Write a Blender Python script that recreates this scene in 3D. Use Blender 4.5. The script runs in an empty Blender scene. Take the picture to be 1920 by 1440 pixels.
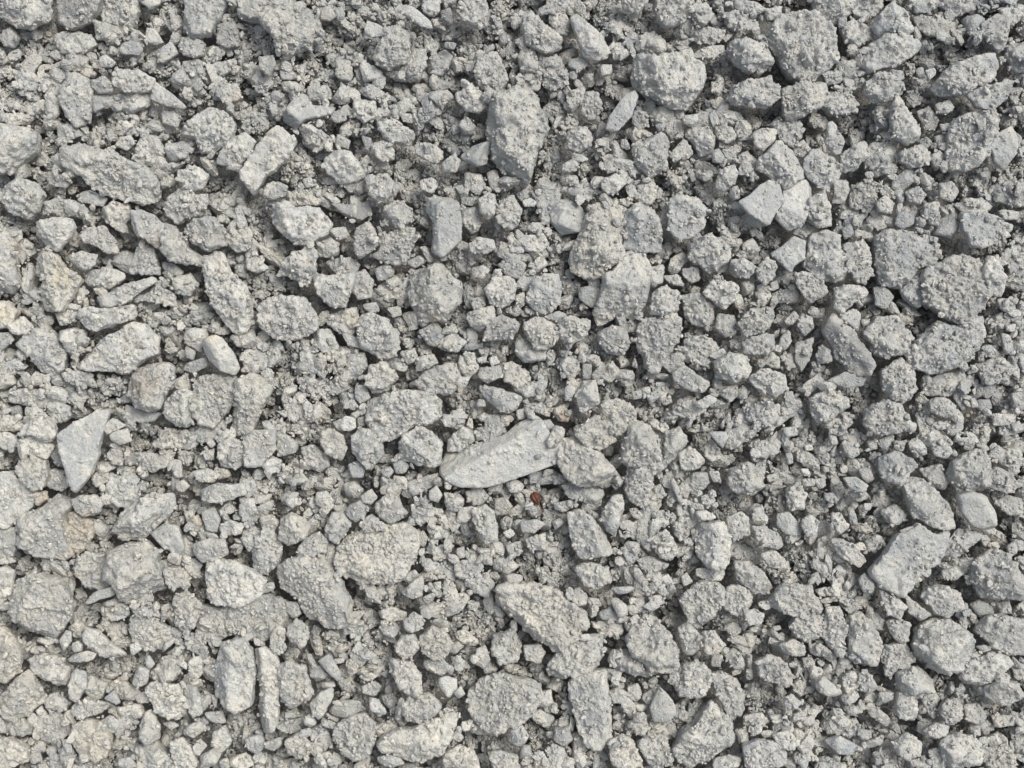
# a heap of crushed, dust coated stone seen straight from above
EXPO = 0.66
# a few stones whose cleaved faces are plain to see: (facing direction, tilt, depth) of each face
SPECIAL = {
    'slab': dict(planes=[(2.08, .90, -.15), (-.95, .16, .25), (.35, .30, .55)], hfac=1.3),
    'prism': dict(planes=[(1.57, .75, -.3), (-.1, .14, .3), (3.2, .8, .2)], hfac=1.1),
    'block': dict(planes=[(-2.3, 1.15, -.5), (.85, .12, .45)], hfac=1.1),
    'crescent': dict(planes=[(-1.6, .55, -.2), (1.5, .4, .4)]),
    'twotone': dict(planes=[(-2.2, .75, -.3), (.6, .3, .3)]),
    'mono': dict(planes=[(-2.5, .42, .0), (.85, .75, .1)]),
    'plane': dict(planes=[(3.5, .3, .1), (.35, .9, -.2)]),
    'pillar': dict(planes=[(3.25, .95, -.5), (.1, .2, .3)]),
    'tall': dict(planes=[(3.1, .3, .0), (.05, .95, .0)]),
    'barrel': dict(planes=[(3.1, .8, -.35), (.1, .45, .3)]),
    'shard': dict(planes=[(1., .1, .2), (-.4, .5, .5)], hfac=.7),
    'gable': dict(planes=[(3.9, .6, .0), (.7, .5, .0)]),
    'split': dict(planes=[(-2.3, .9, -.4), (.9, .3, .3)]),
    'shoulder': dict(planes=[(-2.7, .8, .0), (.9, .3, .6), (-1.3, .8, .3)]),
    'flat': dict(planes=[(.6, .1, .1)], hfac=.75),
}

import bpy, math, random
import numpy as np
from mathutils import Vector

# ---------------------------------------------------------------- camera, sky, sun, exposure
S = 0.0005                     # one unit of the traced plan is half a millimetre
CAM_D = 2200.0                 # camera height above the middle of the heap (plan units)
Z_REF = 34.0
scene = bpy.context.scene
COL = scene.collection
cam_d = bpy.data.cameras.new("camera")
cam = bpy.data.objects.new("camera", cam_d)
COL.objects.link(cam)
cam.location = (0, 0, (CAM_D + Z_REF) * S)
cam_d.sensor_width = 36
cam_d.lens = 18.0 * CAM_D / 960.0
cam_d.clip_start = 0.01
cam_d.clip_end = 500
scene.camera = cam

SUN_EL, SUN_AZ = math.radians(54), math.radians(52)     # azimuth measured from +Y towards +X
world = bpy.data.worlds.new("World")
scene.world = world
world.use_nodes = True
nt = world.node_tree
nt.nodes.clear()
sky = nt.nodes.new("ShaderNodeTexSky")
sky.sky_type = 'NISHITA'
sky.sun_disc = False
sky.sun_elevation = SUN_EL
sky.sun_rotation = SUN_AZ
sky.air_density = 1.0
sky.dust_density = 4.0
bg = nt.nodes.new("ShaderNodeBackground")
bg.inputs["Strength"].default_value = 0.13
wo = nt.nodes.new("ShaderNodeOutputWorld")
hs = nt.nodes.new("ShaderNodeHueSaturation")          # thin white overcast: most of the blue is gone
hs.inputs["Saturation"].default_value = 0.42
nt.links.new(sky.outputs[0], hs.inputs["Color"])
nt.links.new(hs.outputs[0], bg.inputs[0])
nt.links.new(bg.outputs[0], wo.inputs[0])
sun_d = bpy.data.lights.new("sun", 'SUN')
sun_d.energy = 1.3
sun_d.angle = math.radians(26)
sun_d.color = (1.0, 0.965, 0.90)
sun = bpy.data.objects.new("sun", sun_d)
COL.objects.link(sun)
sd = Vector((math.sin(SUN_AZ) * math.cos(SUN_EL), math.cos(SUN_AZ) * math.cos(SUN_EL), math.sin(SUN_EL)))
sun.rotation_euler = sd.to_track_quat('Z', 'Y').to_euler()
sun.location = sd * 3
vs = scene.view_settings
vs.view_transform = 'Standard'
vs.look = 'None'
vs.exposure = EXPO
vs.gamma = 1
scene.cycles.max_bounces = 6
scene.cycles.diffuse_bounces = 3

SPACING = 2.0
HOLES = [(106, 16, 19),(184, 24, 14),(260, 49, 14),(314, 62, 17),(73, 255, 17),(200, 219, 14),(390, 73, 14),(336, 106, 11),(460, 187, 19),(777, 60, 11),(618, 46, 17),(726, 141, 17),(758, 157, 17),(471, 190, 22),(794, 135, 11),(566, 265, 17),(951, 54, 14),(666, 271, 19),(1068, 60, 17),(1128, 114, 18),(1244, 60, 17),(1179, 230, 14),(1096, 222, 17),(1307, 89, 14),(1434, 54, 14),(1063, 260, 11),(1407, 214, 19),(1503, 5, 19),(1435, 49, 14),(1568, 60, 15),(1465, 135, 19),(1806, 187, 11),(1511, 228, 12),(1527, 252, 17),(1625, 249, 19),(1752, 322, 15),(1679, 276, 11),(1860, 320, 17),(1584, 330, 14),(1882, 138, 17),(1617, 184, 19),(238, 466, 19),(146, 415, 14),(108, 613, 18),(385, 561, 17),(24, 651, 17),(303, 656, 15),(292, 572, 14),(355, 504, 11),(325, 697, 11),(341, 410, 10),(401, 578, 11),(582, 545, 18),(791, 461, 14),(872, 442, 11),(821, 661, 19),(596, 515, 11),(653, 564, 12),(523, 437, 12),(748, 512, 10),(639, 637, 15),(758, 710, 14),(471, 374, 14),(870, 518, 14),(704, 670, 14),(1204, 453, 14),(1212, 586, 12),(1144, 599, 17),(1109, 602, 12),(1331, 426, 14),(1253, 437, 11),(1350, 632, 19),(1247, 512, 10),(1280, 512, 11),(1393, 442, 11),(1309, 529, 14),(1388, 523, 11),(1066, 504, 8),(966, 429, 8),(1476, 434, 14),(1779, 458, 17),(1600, 529, 17),(1636, 523, 14),(1492, 564, 17),(1552, 580, 14),(1725, 583, 19),(1657, 689, 19),(1682, 567, 14),(1801, 448, 11),(1579, 456, 11),(1698, 559, 11),(114, 800, 17),(30, 762, 17),(195, 819, 14),(168, 895, 17),(95, 917, 19),(65, 949, 14),(355, 933, 22),(292, 890, 12),(349, 876, 14),(287, 1011, 19),(217, 1014, 14),(349, 992, 12),(431, 1041, 14),(496, 792, 14),(726, 838, 12),(758, 938, 17),(653, 841, 10),(642, 1068, 22),(534, 1049, 19),(493, 792, 12),(507, 768, 11),(683, 906, 11),(834, 762, 14),(815, 800, 12),(626, 770, 11),(639, 873, 11),(1028, 914, 17),(1136, 933, 17),(1139, 846, 19),(1188, 749, 11),(955, 800, 11),(1226, 900, 11),(1263, 1063, 15),(1068, 800, 10),(1429, 936, 17),(1380, 760, 17),(1266, 1006, 11),(1296, 819, 11),(1638, 743, 19),(1711, 884, 14),(1779, 933, 18),(1416, 936, 19),(1822, 779, 19),(1871, 827, 17),(1638, 1052, 17),(1516, 1022, 12),(1684, 938, 14),(1774, 887, 12),(1546, 792, 8),(1451, 976, 11),(1833, 1033, 17),(1766, 816, 11),(152, 1099, 19),(70, 1188, 17),(309, 1118, 18),(43, 1240, 17),(366, 1099, 14),(406, 1137, 11),(471, 1202, 12),(27, 1077, 14),(95, 1286, 14),(290, 1223, 10),(265, 1391, 11),(393, 1280, 11),(374, 1180, 11),(639, 1080, 19),(536, 1118, 19),(658, 1110, 15),(574, 1223, 22),(696, 1145, 17),(813, 1256, 15),(764, 1139, 12),(840, 1156, 11),(737, 1212, 10),(837, 1307, 19),(591, 1288, 10),(707, 1296, 14),(780, 1353, 14),(661, 1426, 17),(899, 1259, 11),(466, 1202, 17),(926, 1191, 11),(897, 1399, 19),(1028, 1218, 14),(1147, 1212, 14),(1258, 1055, 17),(1128, 1245, 11),(1106, 1188, 11),(1014, 1359, 17),(1177, 1183, 11),(1280, 1148, 19),(1236, 1158, 17),(1139, 1416, 19),(1266, 1302, 17),(1309, 1177, 11),(1337, 1250, 11),(1415, 1223, 14),(1356, 1324, 14),(1318, 1307, 14),(1193, 1386, 12),(1383, 1361, 14),(1611, 1069, 17),(1711, 1202, 15),(1709, 1240, 14),(1776, 1096, 14),(1814, 1126, 14),(1470, 1169, 14),(1416, 1226, 14),(1706, 1364, 22),(1668, 1296, 11),(1533, 1313, 11),(1541, 1142, 10),(1587, 1212, 8),(1636, 1416, 14),(1822, 1204, 10),(1660, 1202, 17),(1717, 1175, 11)]
DROPS = [(9000, 16, 42, 1.2, -8, 0, 0.42), (52000, 9, 27, 1.2, -2, 0.02, 0.4), (90000, 5, 12, 1.2, -5, 0.22, 0.4), (140000, 2.6, 6.5, 1.0, -8, 0.5, 0.4)]
# ---------------------------------------------------------------- noise
rng = np.random.default_rng(7)
U = np.uint32

def hsh(ix, iy, iz, s):
    h = (ix.astype(np.int64) * 73856093 ^ iy.astype(np.int64) * 19349663 ^ iz.astype(np.int64) * 83492791 ^ s * 2654435761) & 0xffffffff
    h = h.astype(U)
    h ^= h >> U(16); h *= U(0x7feb352d); h ^= h >> U(15); h *= U(0x846ca68b); h ^= h >> U(16)
    return h

def hf(h):
    return h.astype(np.float32) * np.float32(1 / 4294967296.0)

def vnoise(p, seed=0):
    f = np.floor(p); i = f.astype(np.int64); t = (p - f).astype(np.float32)
    t = t * t * (3 - 2 * t)
    out = 0
    for dx in (0, 1):
        wx = t[:, 0] if dx else 1 - t[:, 0]
        for dy in (0, 1):
            wy = t[:, 1] if dy else 1 - t[:, 1]
            for dz in (0, 1):
                wz = t[:, 2] if dz else 1 - t[:, 2]
                out = out + wx * wy * wz * hf(hsh(i[:, 0] + dx, i[:, 1] + dy, i[:, 2] + dz, seed))
    return out * 2 - 1

def fbm(p, octv=3, seed=0, rough=0.5):
    a, s, o = 1.0, 0.0, 0
    for k in range(octv):
        o = o + a * vnoise(p * (2.03 ** k) + 17.3 * k, seed + k)
        s += a; a *= rough
    return o / s

def worley(p, seed=0):
    """nearest-cell distance, second distance, per-cell random, signed position inside the cell along a random tilt"""
    f = np.floor(p); i = f.astype(np.int64)
    n = len(p)
    F1 = np.full(n, 9, np.float32); F2 = np.full(n, 9, np.float32)
    R = np.zeros(n, np.float32); T = np.zeros(n, np.float32)
    for dx in (-1, 0, 1):
        for dy in (-1, 0, 1):
            for dz in (-1, 0, 1):
                cx, cy, cz = i[:, 0] + dx, i[:, 1] + dy, i[:, 2] + dz
                h = hsh(cx, cy, cz, seed)
                a = (h & U(1023)).astype(np.float32) / 1023
                b = ((h >> U(10)) & U(1023)).astype(np.float32) / 1023
                c = ((h >> U(20)) & U(1023)).astype(np.float32) / 1023
                vx = (p[:, 0] - cx - a).astype(np.float32); vy = (p[:, 1] - cy - b).astype(np.float32); vz = (p[:, 2] - cz - c).astype(np.float32)
                d = np.sqrt(vx * vx + vy * vy + vz * vz)
                m = d < F1
                F2 = np.where(m, F1, np.minimum(F2, d))
                R = np.where(m, (a * 7.31 + b * 3.77 + c * 5.13) % 1.0, R)
                T = np.where(m, (b - .5) * vx + (c - .5) * vy + (a - .5) * vz, T)
                F1 = np.where(m, d, F1)
    return F1, F2, R, T

def sstep(a, b, x):
    t = np.clip((x - a) / (b - a), 0, 1)
    return t * t * (3 - 2 * t)

# ---------------------------------------------------------------- geodesic sphere of any frequency
_ico = {}
def geodesic(n):
    if n in _ico:
        return _ico[n]
    g = (1 + 5 ** .5) / 2
    V = np.array([(-1, g, 0), (1, g, 0), (-1, -g, 0), (1, -g, 0), (0, -1, g), (0, 1, g), (0, -1, -g), (0, 1, -g), (g, 0, -1), (g, 0, 1), (-g, 0, -1), (-g, 0, 1)], float)
    F = [(0, 11, 5), (0, 5, 1), (0, 1, 7), (0, 7, 10), (0, 10, 11), (1, 5, 9), (5, 11, 4), (11, 10, 2), (10, 7, 6), (7, 1, 8), (3, 9, 4), (3, 4, 2), (3, 2, 6), (3, 6, 8), (3, 8, 9), (4, 9, 5), (2, 4, 11), (6, 2, 10), (8, 6, 7), (9, 8, 1)]
    pts, tris, base = [], [], 0
    idx = {}
    k = 0
    for a in range(n + 1):
        for b in range(n + 1 - a):
            idx[(a, b)] = k; k += 1
    loc = []
    for a in range(n):
        for b in range(n - a):
            loc.append((idx[(a, b)], idx[(a + 1, b)], idx[(a, b + 1)]))
            if a + b < n - 1:
                loc.append((idx[(a + 1, b)], idx[(a + 1, b + 1)], idx[(a, b + 1)]))
    loc = np.array(loc)
    ab = np.array(list(idx.keys()), float) / n
    for f in F:
        A, B, C = V[f[0]], V[f[1]], V[f[2]]
        pts.append(A * (1 - ab[:, :1] - ab[:, 1:]) + B * ab[:, :1] + C * ab[:, 1:])
        tris.append(loc + base); base += len(ab)
    P = np.concatenate(pts); T = np.concatenate(tris)
    key = np.round(P * 1e5).astype(np.int64)
    _, first, inv = np.unique(key, axis=0, return_index=True, return_inverse=True)
    P = P[first]; T = inv.reshape(-1)[T]
    P /= np.linalg.norm(P, axis=1)[:, None]
    _ico[n] = (P.astype(np.float32), T.astype(np.int32))
    return _ico[n]

def vnormals(P, T):
    a, b, c = P[T[:, 0]], P[T[:, 1]], P[T[:, 2]]
    fn = np.cross(b - a, c - a)
    N = np.zeros_like(P)
    for k in range(3):
        for j in range(3):
            N[:, j] += np.bincount(T[:, k], fn[:, j], len(P))
    return N / np.maximum(np.linalg.norm(N, axis=1), 1e-9)[:, None]

# ---------------------------------------------------------------- stone tones: (fresh broken face, dusty crust)
TONE = {
    'w': ((.395, .398, .382), (.500, .494, .462)),
    'n': ((.330, .333, .323), (.452, .448, .420)),
    'd': ((.235, .237, .232), (.370, .367, .348)),
    'b': ((.305, .315, .314), (.430, .430, .410)),
    'y': ((.355, .350, .325), (.470, .460, .418)),
    't': ((.325, .310, .270), (.435, .418, .368)),
}
def drift(x, y):
    """heap tone creamier towards one corner; cooler, with painted lens falloff, towards the other"""
    u = np.clip((1920 - x) / 1920 * .55 + y / 1440 * .45, 0, 1)[..., None]
    return np.array((.86, .87, .875)) * (1 - u) + np.array((1.055, 1.04, 1.0)) * u  # upper right darkened in the colour: partly pile tone, partly lens vignetting

# mineral stains: plan position, reach, colour
RUST, TAN, BUFF, BROWN = (.37, .27, .18), (.40, .37, .315), (.455, .435, .365), (.335, .31, .275)
STAINS = [(1057, 777, 11, RUST), (1061, 791, 6, (.24, .13, .10)), (89, 62, 24, TAN), (27, 41, 8, (.35, .25, .22)), (152, 985, 34, TAN),
          (140, 1035, 20, TAN), (398, 634, 13, BUFF), (114, 512, 34, BUFF), (79, 933, 12, TAN), (30, 464, 11, TAN), (240, 845, 22, BROWN),
          (275, 720, 34, BROWN), (460, 190, 22, BROWN), (600, 760, 26, TAN), (605, 85, 16, BUFF), (12, 590, 16, BUFF), (292, 455, 16, BROWN),
          (145, 1080, 12, TAN), (225, 1275, 12, (.45, .38, .3)), (660, 600, 20, BUFF), (825, 660, 26, BUFF), (818, 600, 16, BUFF)]
# ---------------------------------------------------------------- stone body
def outline_radius(poly, cx, cy):
    th = np.linspace(-math.pi, math.pi, 257)
    dx, dy = np.cos(th), np.sin(th)
    r = np.zeros(257)
    n = len(poly)
    for k in range(n):
        x1, y1 = poly[k][0] - cx, poly[k][1] - cy
        x2, y2 = poly[(k + 1) % n][0] - cx, poly[(k + 1) % n][1] - cy
        ex, ey = x2 - x1, y2 - y1
        den = dx * ey - dy * ex
        den = np.where(np.abs(den) < 1e-9, 1e-9, den)
        t = (x1 * ey - y1 * ex) / den
        u = (x1 * dy - y1 * dx) / den
        ok = (t > 0) & (u >= -1e-6) & (u <= 1 + 1e-6)
        r = np.where(ok, np.maximum(r, t), r)
    bad = r <= 0
    if bad.any():
        r[bad] = np.interp(th[bad], th[~bad], r[~bad])
    # knock the corners off a little
    k = np.array([.5, 1, 3, 1, .5]); k /= k.sum()
    rr = np.concatenate([r[-5:-1], r, r[1:5]])
    r = np.convolve(rr, k, 'same')[4:-4]
    return th, r

def stone_body(poly, tone, level, grit, seed, spacing, planes=None, hfac=None):
    """closed crumbly or cleaved stone whose plan is the traced outline; plan units, y up; returns verts, tris, colours, centre"""
    rr = random.Random(seed)
    P2 = np.array([(x, -y) for x, y in poly], float)
    # area centroid
    x, y = P2[:, 0], P2[:, 1]; x2, y2 = np.roll(x, -1), np.roll(y, -1)
    cr = x * y2 - x2 * y; A = cr.sum() / 2
    P2 = P2  # traced rim
    cx = ((x + x2) * cr).sum() / (6 * A); cy = ((y + y2) * cr).sum() / (6 * A)
    th, rad = outline_radius(P2, cx, cy)
    rad = rad * 1.06 + .4
    ring = np.stack([np.cos(th), np.sin(th), np.zeros(257)], 1)
    rad = rad * (1 + {'s': .015, 'm': .04, 'c': .06}[grit] * (vnoise(ring * 2.6 + seed % 97, 8) + .6 * vnoise(ring * 6.1 + seed % 89, 9)))
    A = abs(A)
    R0 = math.sqrt(A / math.pi)
    c0 = P2 - (cx, cy)
    ev, evec = np.linalg.eigh(c0.T @ c0 / len(c0))
    minw = min(2 * R0, 2.4 * math.sqrt(max(ev[0], 1)))
    top = {0: 42, 1: 60, 2: 79}[level] + .36 * minw + rr.uniform(-5, 5)
    h = min(max(.50 * minw, 8), 52)
    if hfac: h *= hfac
    if grit == 's': h *= .85
    zc = top - h
    n = int(max(5, min(64, math.sqrt(4 * math.pi * R0 * R0 * (.5 + .5 * h / R0) / (spacing ** 2 * .87) / 10))))
    n = n if n < 12 else (n // 3) * 3
    D, T = geodesic(n)
    D = D.astype(np.float64) * np.array((1, 1, h / R0))
    D /= np.linalg.norm(D, axis=1)[:, None]
    p = {'s': 3.6, 'm': 3.2, 'c': 2.8}[grit]
    # cleaved upper faces
    k_extra = planes is None
    if planes is None:
        planes = []
        k = {'s': rr.choice((2, 3, 3)), 'm': rr.choice((3, 4, 4)), 'c': rr.choice((2, 3, 4))}[grit]
        b0 = rr.uniform(0, 6.28)
        for j in range(k):
            planes.append((b0 + j * 6.28 / k + rr.uniform(-.6, .6), rr.choice((rr.uniform(.12, .4), rr.uniform(.45, 1.05))), rr.uniform(-.1, .45)))
    if R0 > 30 and k_extra:
        for j in range(2):
            planes.append((rr.uniform(0, 6.28), rr.uniform(.7, 1.15), rr.uniform(.0, .5)))
    k_s = {'s': .006, 'm': .012, 'c': .02}[grit]
    cuts = []
    for (be, al, u) in planes:
        nrm = np.array((math.sin(al) * math.cos(be), math.sin(al) * math.sin(be), math.cos(al)))
        Rb = np.interp((be + math.pi) % (2 * math.pi) - math.pi, th, rad)
        cuts.append((nrm, math.sin(al) * Rb * .93 + math.cos(al) * h * u * .55))
    org = np.array((0, 0, -.62 * h))               # rays start low in the body, so the upper side is sampled evenly
    kk = k_s * R0 * 2
    def solid(P):
        g = ((np.hypot(P[:, 0], P[:, 1]) / np.interp(np.arctan2(P[:, 1], P[:, 0]), th, rad)) ** p + (np.abs(P[:, 2]) / h) ** p) ** (1 / p)
        f = (g - 1) * min(h, R0)
        for nrm, o in cuts:
            q = P @ nrm - o
            m = np.clip(.5 + .5 * (f - q) / kk, 0, 1)
            f = f * m + q * (1 - m) + kk * m * (1 - m)
        return f
    lo = np.zeros(len(D)); hi = np.full(len(D), 2.2 * max(rad.max(), h) + h)
    for _ in range(22):
        mid = (lo + hi) / 2
        out = solid(org + D * mid[:, None]) > 0
        hi = np.where(out, mid, hi); lo = np.where(out, lo, mid)
    V = org + D * ((lo + hi) / 2)[:, None]
    off = np.array((rr.uniform(0, 900), rr.uniform(0, 900), rr.uniform(0, 900)))
    N = vnormals(V, T)
    Q = V + off
    up = N[:, 2]
    lump = fbm(Q / (R0 * .75), 2, 3)
    patch = fbm(Q / 26.0, 3, 11)
    if grit == 'c':
        c = sstep(-.45, .15, patch + .25 * lump)
    elif grit == 'm':
        c = sstep(-.22, .16, patch + .35 * lump + rr.uniform(-.12, .12))
    else:
        c = sstep(.0, .24, patch) * .7
    c = c * (.30 + .70 * sstep(.45, .85, up + .25 * patch))      # dust and crumbs lie on what faces up
    amp = min(1.0, R0 / 26)
    d = lump * R0 * {'s': .02, 'm': .045, 'c': .06}[grit]
    F1, F2, Rn, Tl = worley((Q + 2.0 * lump[:, None]) / max(14., R0 * .62), 4)       # broken planes the size of a finger nail
    d = d + ((Rn - .5) * .13 + Tl * .42) * min(R0, 60) * {'s': .06, 'm': .36, 'c': .5}[grit]
    led = fbm(Q / np.array((15., 15., 8.)), 3, 21)
    stair = (np.floor(led * 4) + sstep(.55, .95, led * 4 - np.floor(led * 4))) / 4
    d = d + stair * {'s': 2.0, 'm': 4.5, 'c': 6.0}[grit] * amp
    F1, F2, Rn, Tl = worley((Q + 2.2 * np.stack([led, patch, lump], 1)) / 9.5, 5)
    d = d + c * amp * ((Rn - .35) * 3.2 + Tl * 6.0 + (sstep(0, .16, F2 - F1) - 1) * 1.2)
    # crumbs stuck to the faces: raised grains, many on the crust and few on the cleaved faces
    few = {'s': .07, 'm': .16, 'c': .32}[grit]
    for cell, ht, sd in ((8.5, 3.0, 6), (5.2, 2.2, 7)):
        F1, F2, Rb_, Tl = worley(Q / cell, sd)
        there = sstep(0, .06, Rb_ - (1 - few - .5 * c * (patch * .6 + .7)))
        d = d + amp * there * (sstep(.62, .34, F1) * ht * (.6 + .8 * np.abs(Tl) * 4) + Tl * 2.5 * sstep(.62, .4, F1)) - .35 * amp * sstep(.06, .0, F2 - F1)
    d = d + fbm(Q / 5., 2, 31) * ({'s': .45, 'm': .75, 'c': .9}[grit] + .5 * c)
    d = d * (.5 + .5 * sstep(-.1, .6, up))               # rims stay compact, relief grows on the upper side
    V = V + N * d[:, None]
    V[:, 2] = np.maximum(V[:, 2], -h * 1.15)
    fresh, dust = (np.array(q) for q in TONE[tone])
    tint = 1 + rr.uniform(-.11, .08)
    cc = np.clip(c * .85 + .25 * fbm(Q / 12., 2, 41) * (1 if grit != 's' else .4) + .1, 0, 1)[:, None]
    colr = (fresh * (1 - cc) + dust * cc) * tint
    wx_, wy_ = V[:, 0] + cx, -(V[:, 1] + cy)
    if V.shape[0]:
        for (sx_, sy_, sr_, scol) in STAINS:
            if abs(cx - sx_) < 120 and abs(-cy - sy_) < 120:
                k_ = np.hypot(wx_ - sx_, wy_ - sy_) / sr_ + .45 * fbm(Q / 7., 2, 61)
                w_ = (1 - sstep(.55, 1.15, k_))[:, None] * .9
                colr = colr * (1 - w_) + np.array(scol) * w_
    return V, T, colr, (cx, cy, zc), R0

# ---------------------------------------------------------------- material
def rock_material(name, rough, bump):
    m = bpy.data.materials.new(name)
    m.use_nodes = True
    t = m.node_tree; N = t.nodes; L = t.links
    bs = N["Principled BSDF"]
    at = N.new("ShaderNodeAttribute"); at.attribute_name = "tone"
    tc = N.new("ShaderNodeTexCoord")
    n1 = N.new("ShaderNodeTexNoise"); n1.inputs["Scale"].default_value = 55; n1.inputs["Detail"].default_value = 6
    n2 = N.new("ShaderNodeTexNoise"); n2.inputs["Scale"].default_value = 420; n2.inputs["Detail"].default_value = 5
    n3 = N.new("ShaderNodeTexVoronoi"); n3.inputs["Scale"].default_value = 520
    n4 = N.new("ShaderNodeTexNoise"); n4.inputs["Scale"].default_value = 1300; n4.inputs["Detail"].default_value = 3
    for n in (n1, n2, n3, n4):
        L.new(tc.outputs["Object"], n.inputs["Vector"])
    r1 = N.new("ShaderNodeValToRGB")
    r1.color_ramp.elements[0].position = .3; r1.color_ramp.elements[0].color = (.86, .885, .91, 1)
    r1.color_ramp.elements[1].position = .7; r1.color_ramp.elements[1].color = (1.06, 1.03, .97, 1)
    L.new(n1.outputs[0], r1.inputs[0])
    r2 = N.new("ShaderNodeMapRange"); r2.inputs[1].default_value = .3; r2.inputs[2].default_value = .7
    r2.inputs[3].default_value = .84; r2.inputs[4].default_value = 1.14
    L.new(n2.outputs[0], r2.inputs[0])
    m1 = N.new("ShaderNodeMix"); m1.data_type = 'RGBA'; m1.blend_type = 'MULTIPLY'; m1.inputs[0].default_value = 1
    L.new(at.outputs["Color"], m1.inputs[6]); L.new(r1.outputs[0], m1.inputs[7])
    m2 = N.new("ShaderNodeVectorMath"); m2.operation = 'SCALE'
    L.new(m1.outputs[2], m2.inputs[0]); L.new(r2.outputs[0], m2.inputs["Scale"])
    L.new(m2.outputs[0], bs.inputs["Base Color"])
    rr_ = N.new("ShaderNodeMapRange"); rr_.inputs[1].default_value = .35; rr_.inputs[2].default_value = .65
    rr_.inputs[3].default_value = rough - .12; rr_.inputs[4].default_value = rough + .2
    L.new(n2.outputs[0], rr_.inputs[0]); L.new(rr_.outputs[0], bs.inputs["Roughness"])
    bs.inputs["Specular IOR Level"].default_value = .45
    b1 = N.new("ShaderNodeBump"); b1.inputs["Strength"].default_value = bump; b1.inputs["Distance"].default_value = .0012
    b2 = N.new("ShaderNodeBump"); b2.inputs["Strength"].default_value = bump * .8; b2.inputs["Distance"].default_value = .0006
    b3 = N.new("ShaderNodeBump"); b3.inputs["Strength"].default_value = bump; b3.inputs["Distance"].default_value = .0008
    L.new(n2.outputs[0], b1.inputs["Height"]); L.new(n4.outputs[0], b2.inputs["Height"]); L.new(n3.outputs["Distance"], b3.inputs["Height"])
    L.new(b1.outputs[0], b2.inputs["Normal"]); L.new(b2.outputs[0], b3.inputs["Normal"]); L.new(b3.outputs[0], bs.inputs["Normal"])
    return m

M_CRUST = rock_material("gritty_dust_crust", .58, .9)
M_MID = rock_material("dusty_stone", .56, .75)
M_SMOOTH = rock_material("cleaved_stone_face", .5, .55)
M_CHIP = rock_material("loose_chip", .56, .8)
MATS = {'c': M_CRUST, 'm': M_MID, 's': M_SMOOTH}

def mesh_from(name, V, T, C, mat, smooth=True):
    me = bpy.data.meshes.new(name)
    me.vertices.add(len(V)); me.vertices.foreach_set("co", np.ascontiguousarray(V, np.float32).ravel())
    me.loops.add(len(T) * 3); me.loops.foreach_set("vertex_index", np.ascontiguousarray(T, np.int32).ravel())
    me.polygons.add(len(T))
    me.polygons.foreach_set("loop_start", np.arange(0, len(T) * 3, 3, dtype=np.int32))
    me.polygons.foreach_set("use_smooth", smooth if isinstance(smooth, np.ndarray) else np.full(len(T), smooth))
    me.update(calc_edges=True)
    if C is not None:
        ca = me.attributes.new("tone", 'FLOAT_COLOR', 'POINT')
        cc = np.ones((len(V), 4), np.float32); cc[:, :3] = C
        ca.data.foreach_set("color", cc.ravel())
    me.materials.append(mat)
    return me

# ---------------------------------------------------------------- the ground under the heap
def wxy(px, py, z=Z_REF):
    """plan position as traced -> world x, y for a point lying z above the bottom of the heap"""
    k = (CAM_D + Z_REF - z) / CAM_D
    return (px - 960) * k * S, (720 - py) * k * S

GR = 2.5                      # height grid cell
X0, Y0, X1, Y1 = -330.0, -330.0, 2250.0, 1770.0      # heap extent in plan units (x right, y down), around the frame
NX, NY = int((X1 - X0) / GR), int((Y1 - Y0) / GR)
gx, gy = np.meshgrid(X0 + (np.arange(NX) + .5) * GR, Y0 + (np.arange(NY) + .5) * GR)
gp = np.stack([gx.ravel(), gy.ravel(), np.zeros(gx.size)], 1)
H = (fbm(gp / 60, 3, 77) * 5 + 2).reshape(NY, NX)
LMAX = (48 + fbm(gp / 75., 3, 91) * 26).reshape(NY, NX)
for (hx_, hy_, hr_) in HOLES:
    r = np.hypot(gx - hx_, gy - hy_) / hr_
    LMAX = np.where(r < 1.15, np.minimum(LMAX, 8 + 26 * np.clip(r - .5, 0, 1) / .6), LMAX)

def ground_sheet():
    xs = np.concatenate([[-40., -12, -4, -1.8], np.linspace(-.95, .95, 120), [1.8, 4, 12, 40.]])
    n = len(xs)
    a, b = np.meshgrid(xs, xs)
    p = np.stack([a.ravel(), b.ravel(), np.zeros(n * n)], 1)
    z = (-8 + 5 * fbm(p / .05, 3, 5)) * S
    V = np.stack([a.ravel(), b.ravel(), z], 1)
    i = np.arange(n * n).reshape(n, n)
    q = np.stack([i[:-1, :-1], i[:-1, 1:], i[1:, 1:], i[1:, :-1]], -1).reshape(-1, 4)
    T = np.concatenate([q[:, (0, 1, 2)], q[:, (0, 2, 3)]])
    C = np.full((len(V), 3), (.20, .195, .18)) 
    me = mesh_from("ground", V, T, C, M_CRUST)
    o = bpy.data.objects.new("ground", me); COL.objects.link(o)
    o["kind"] = "structure"
    return o
ground_sheet()

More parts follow.
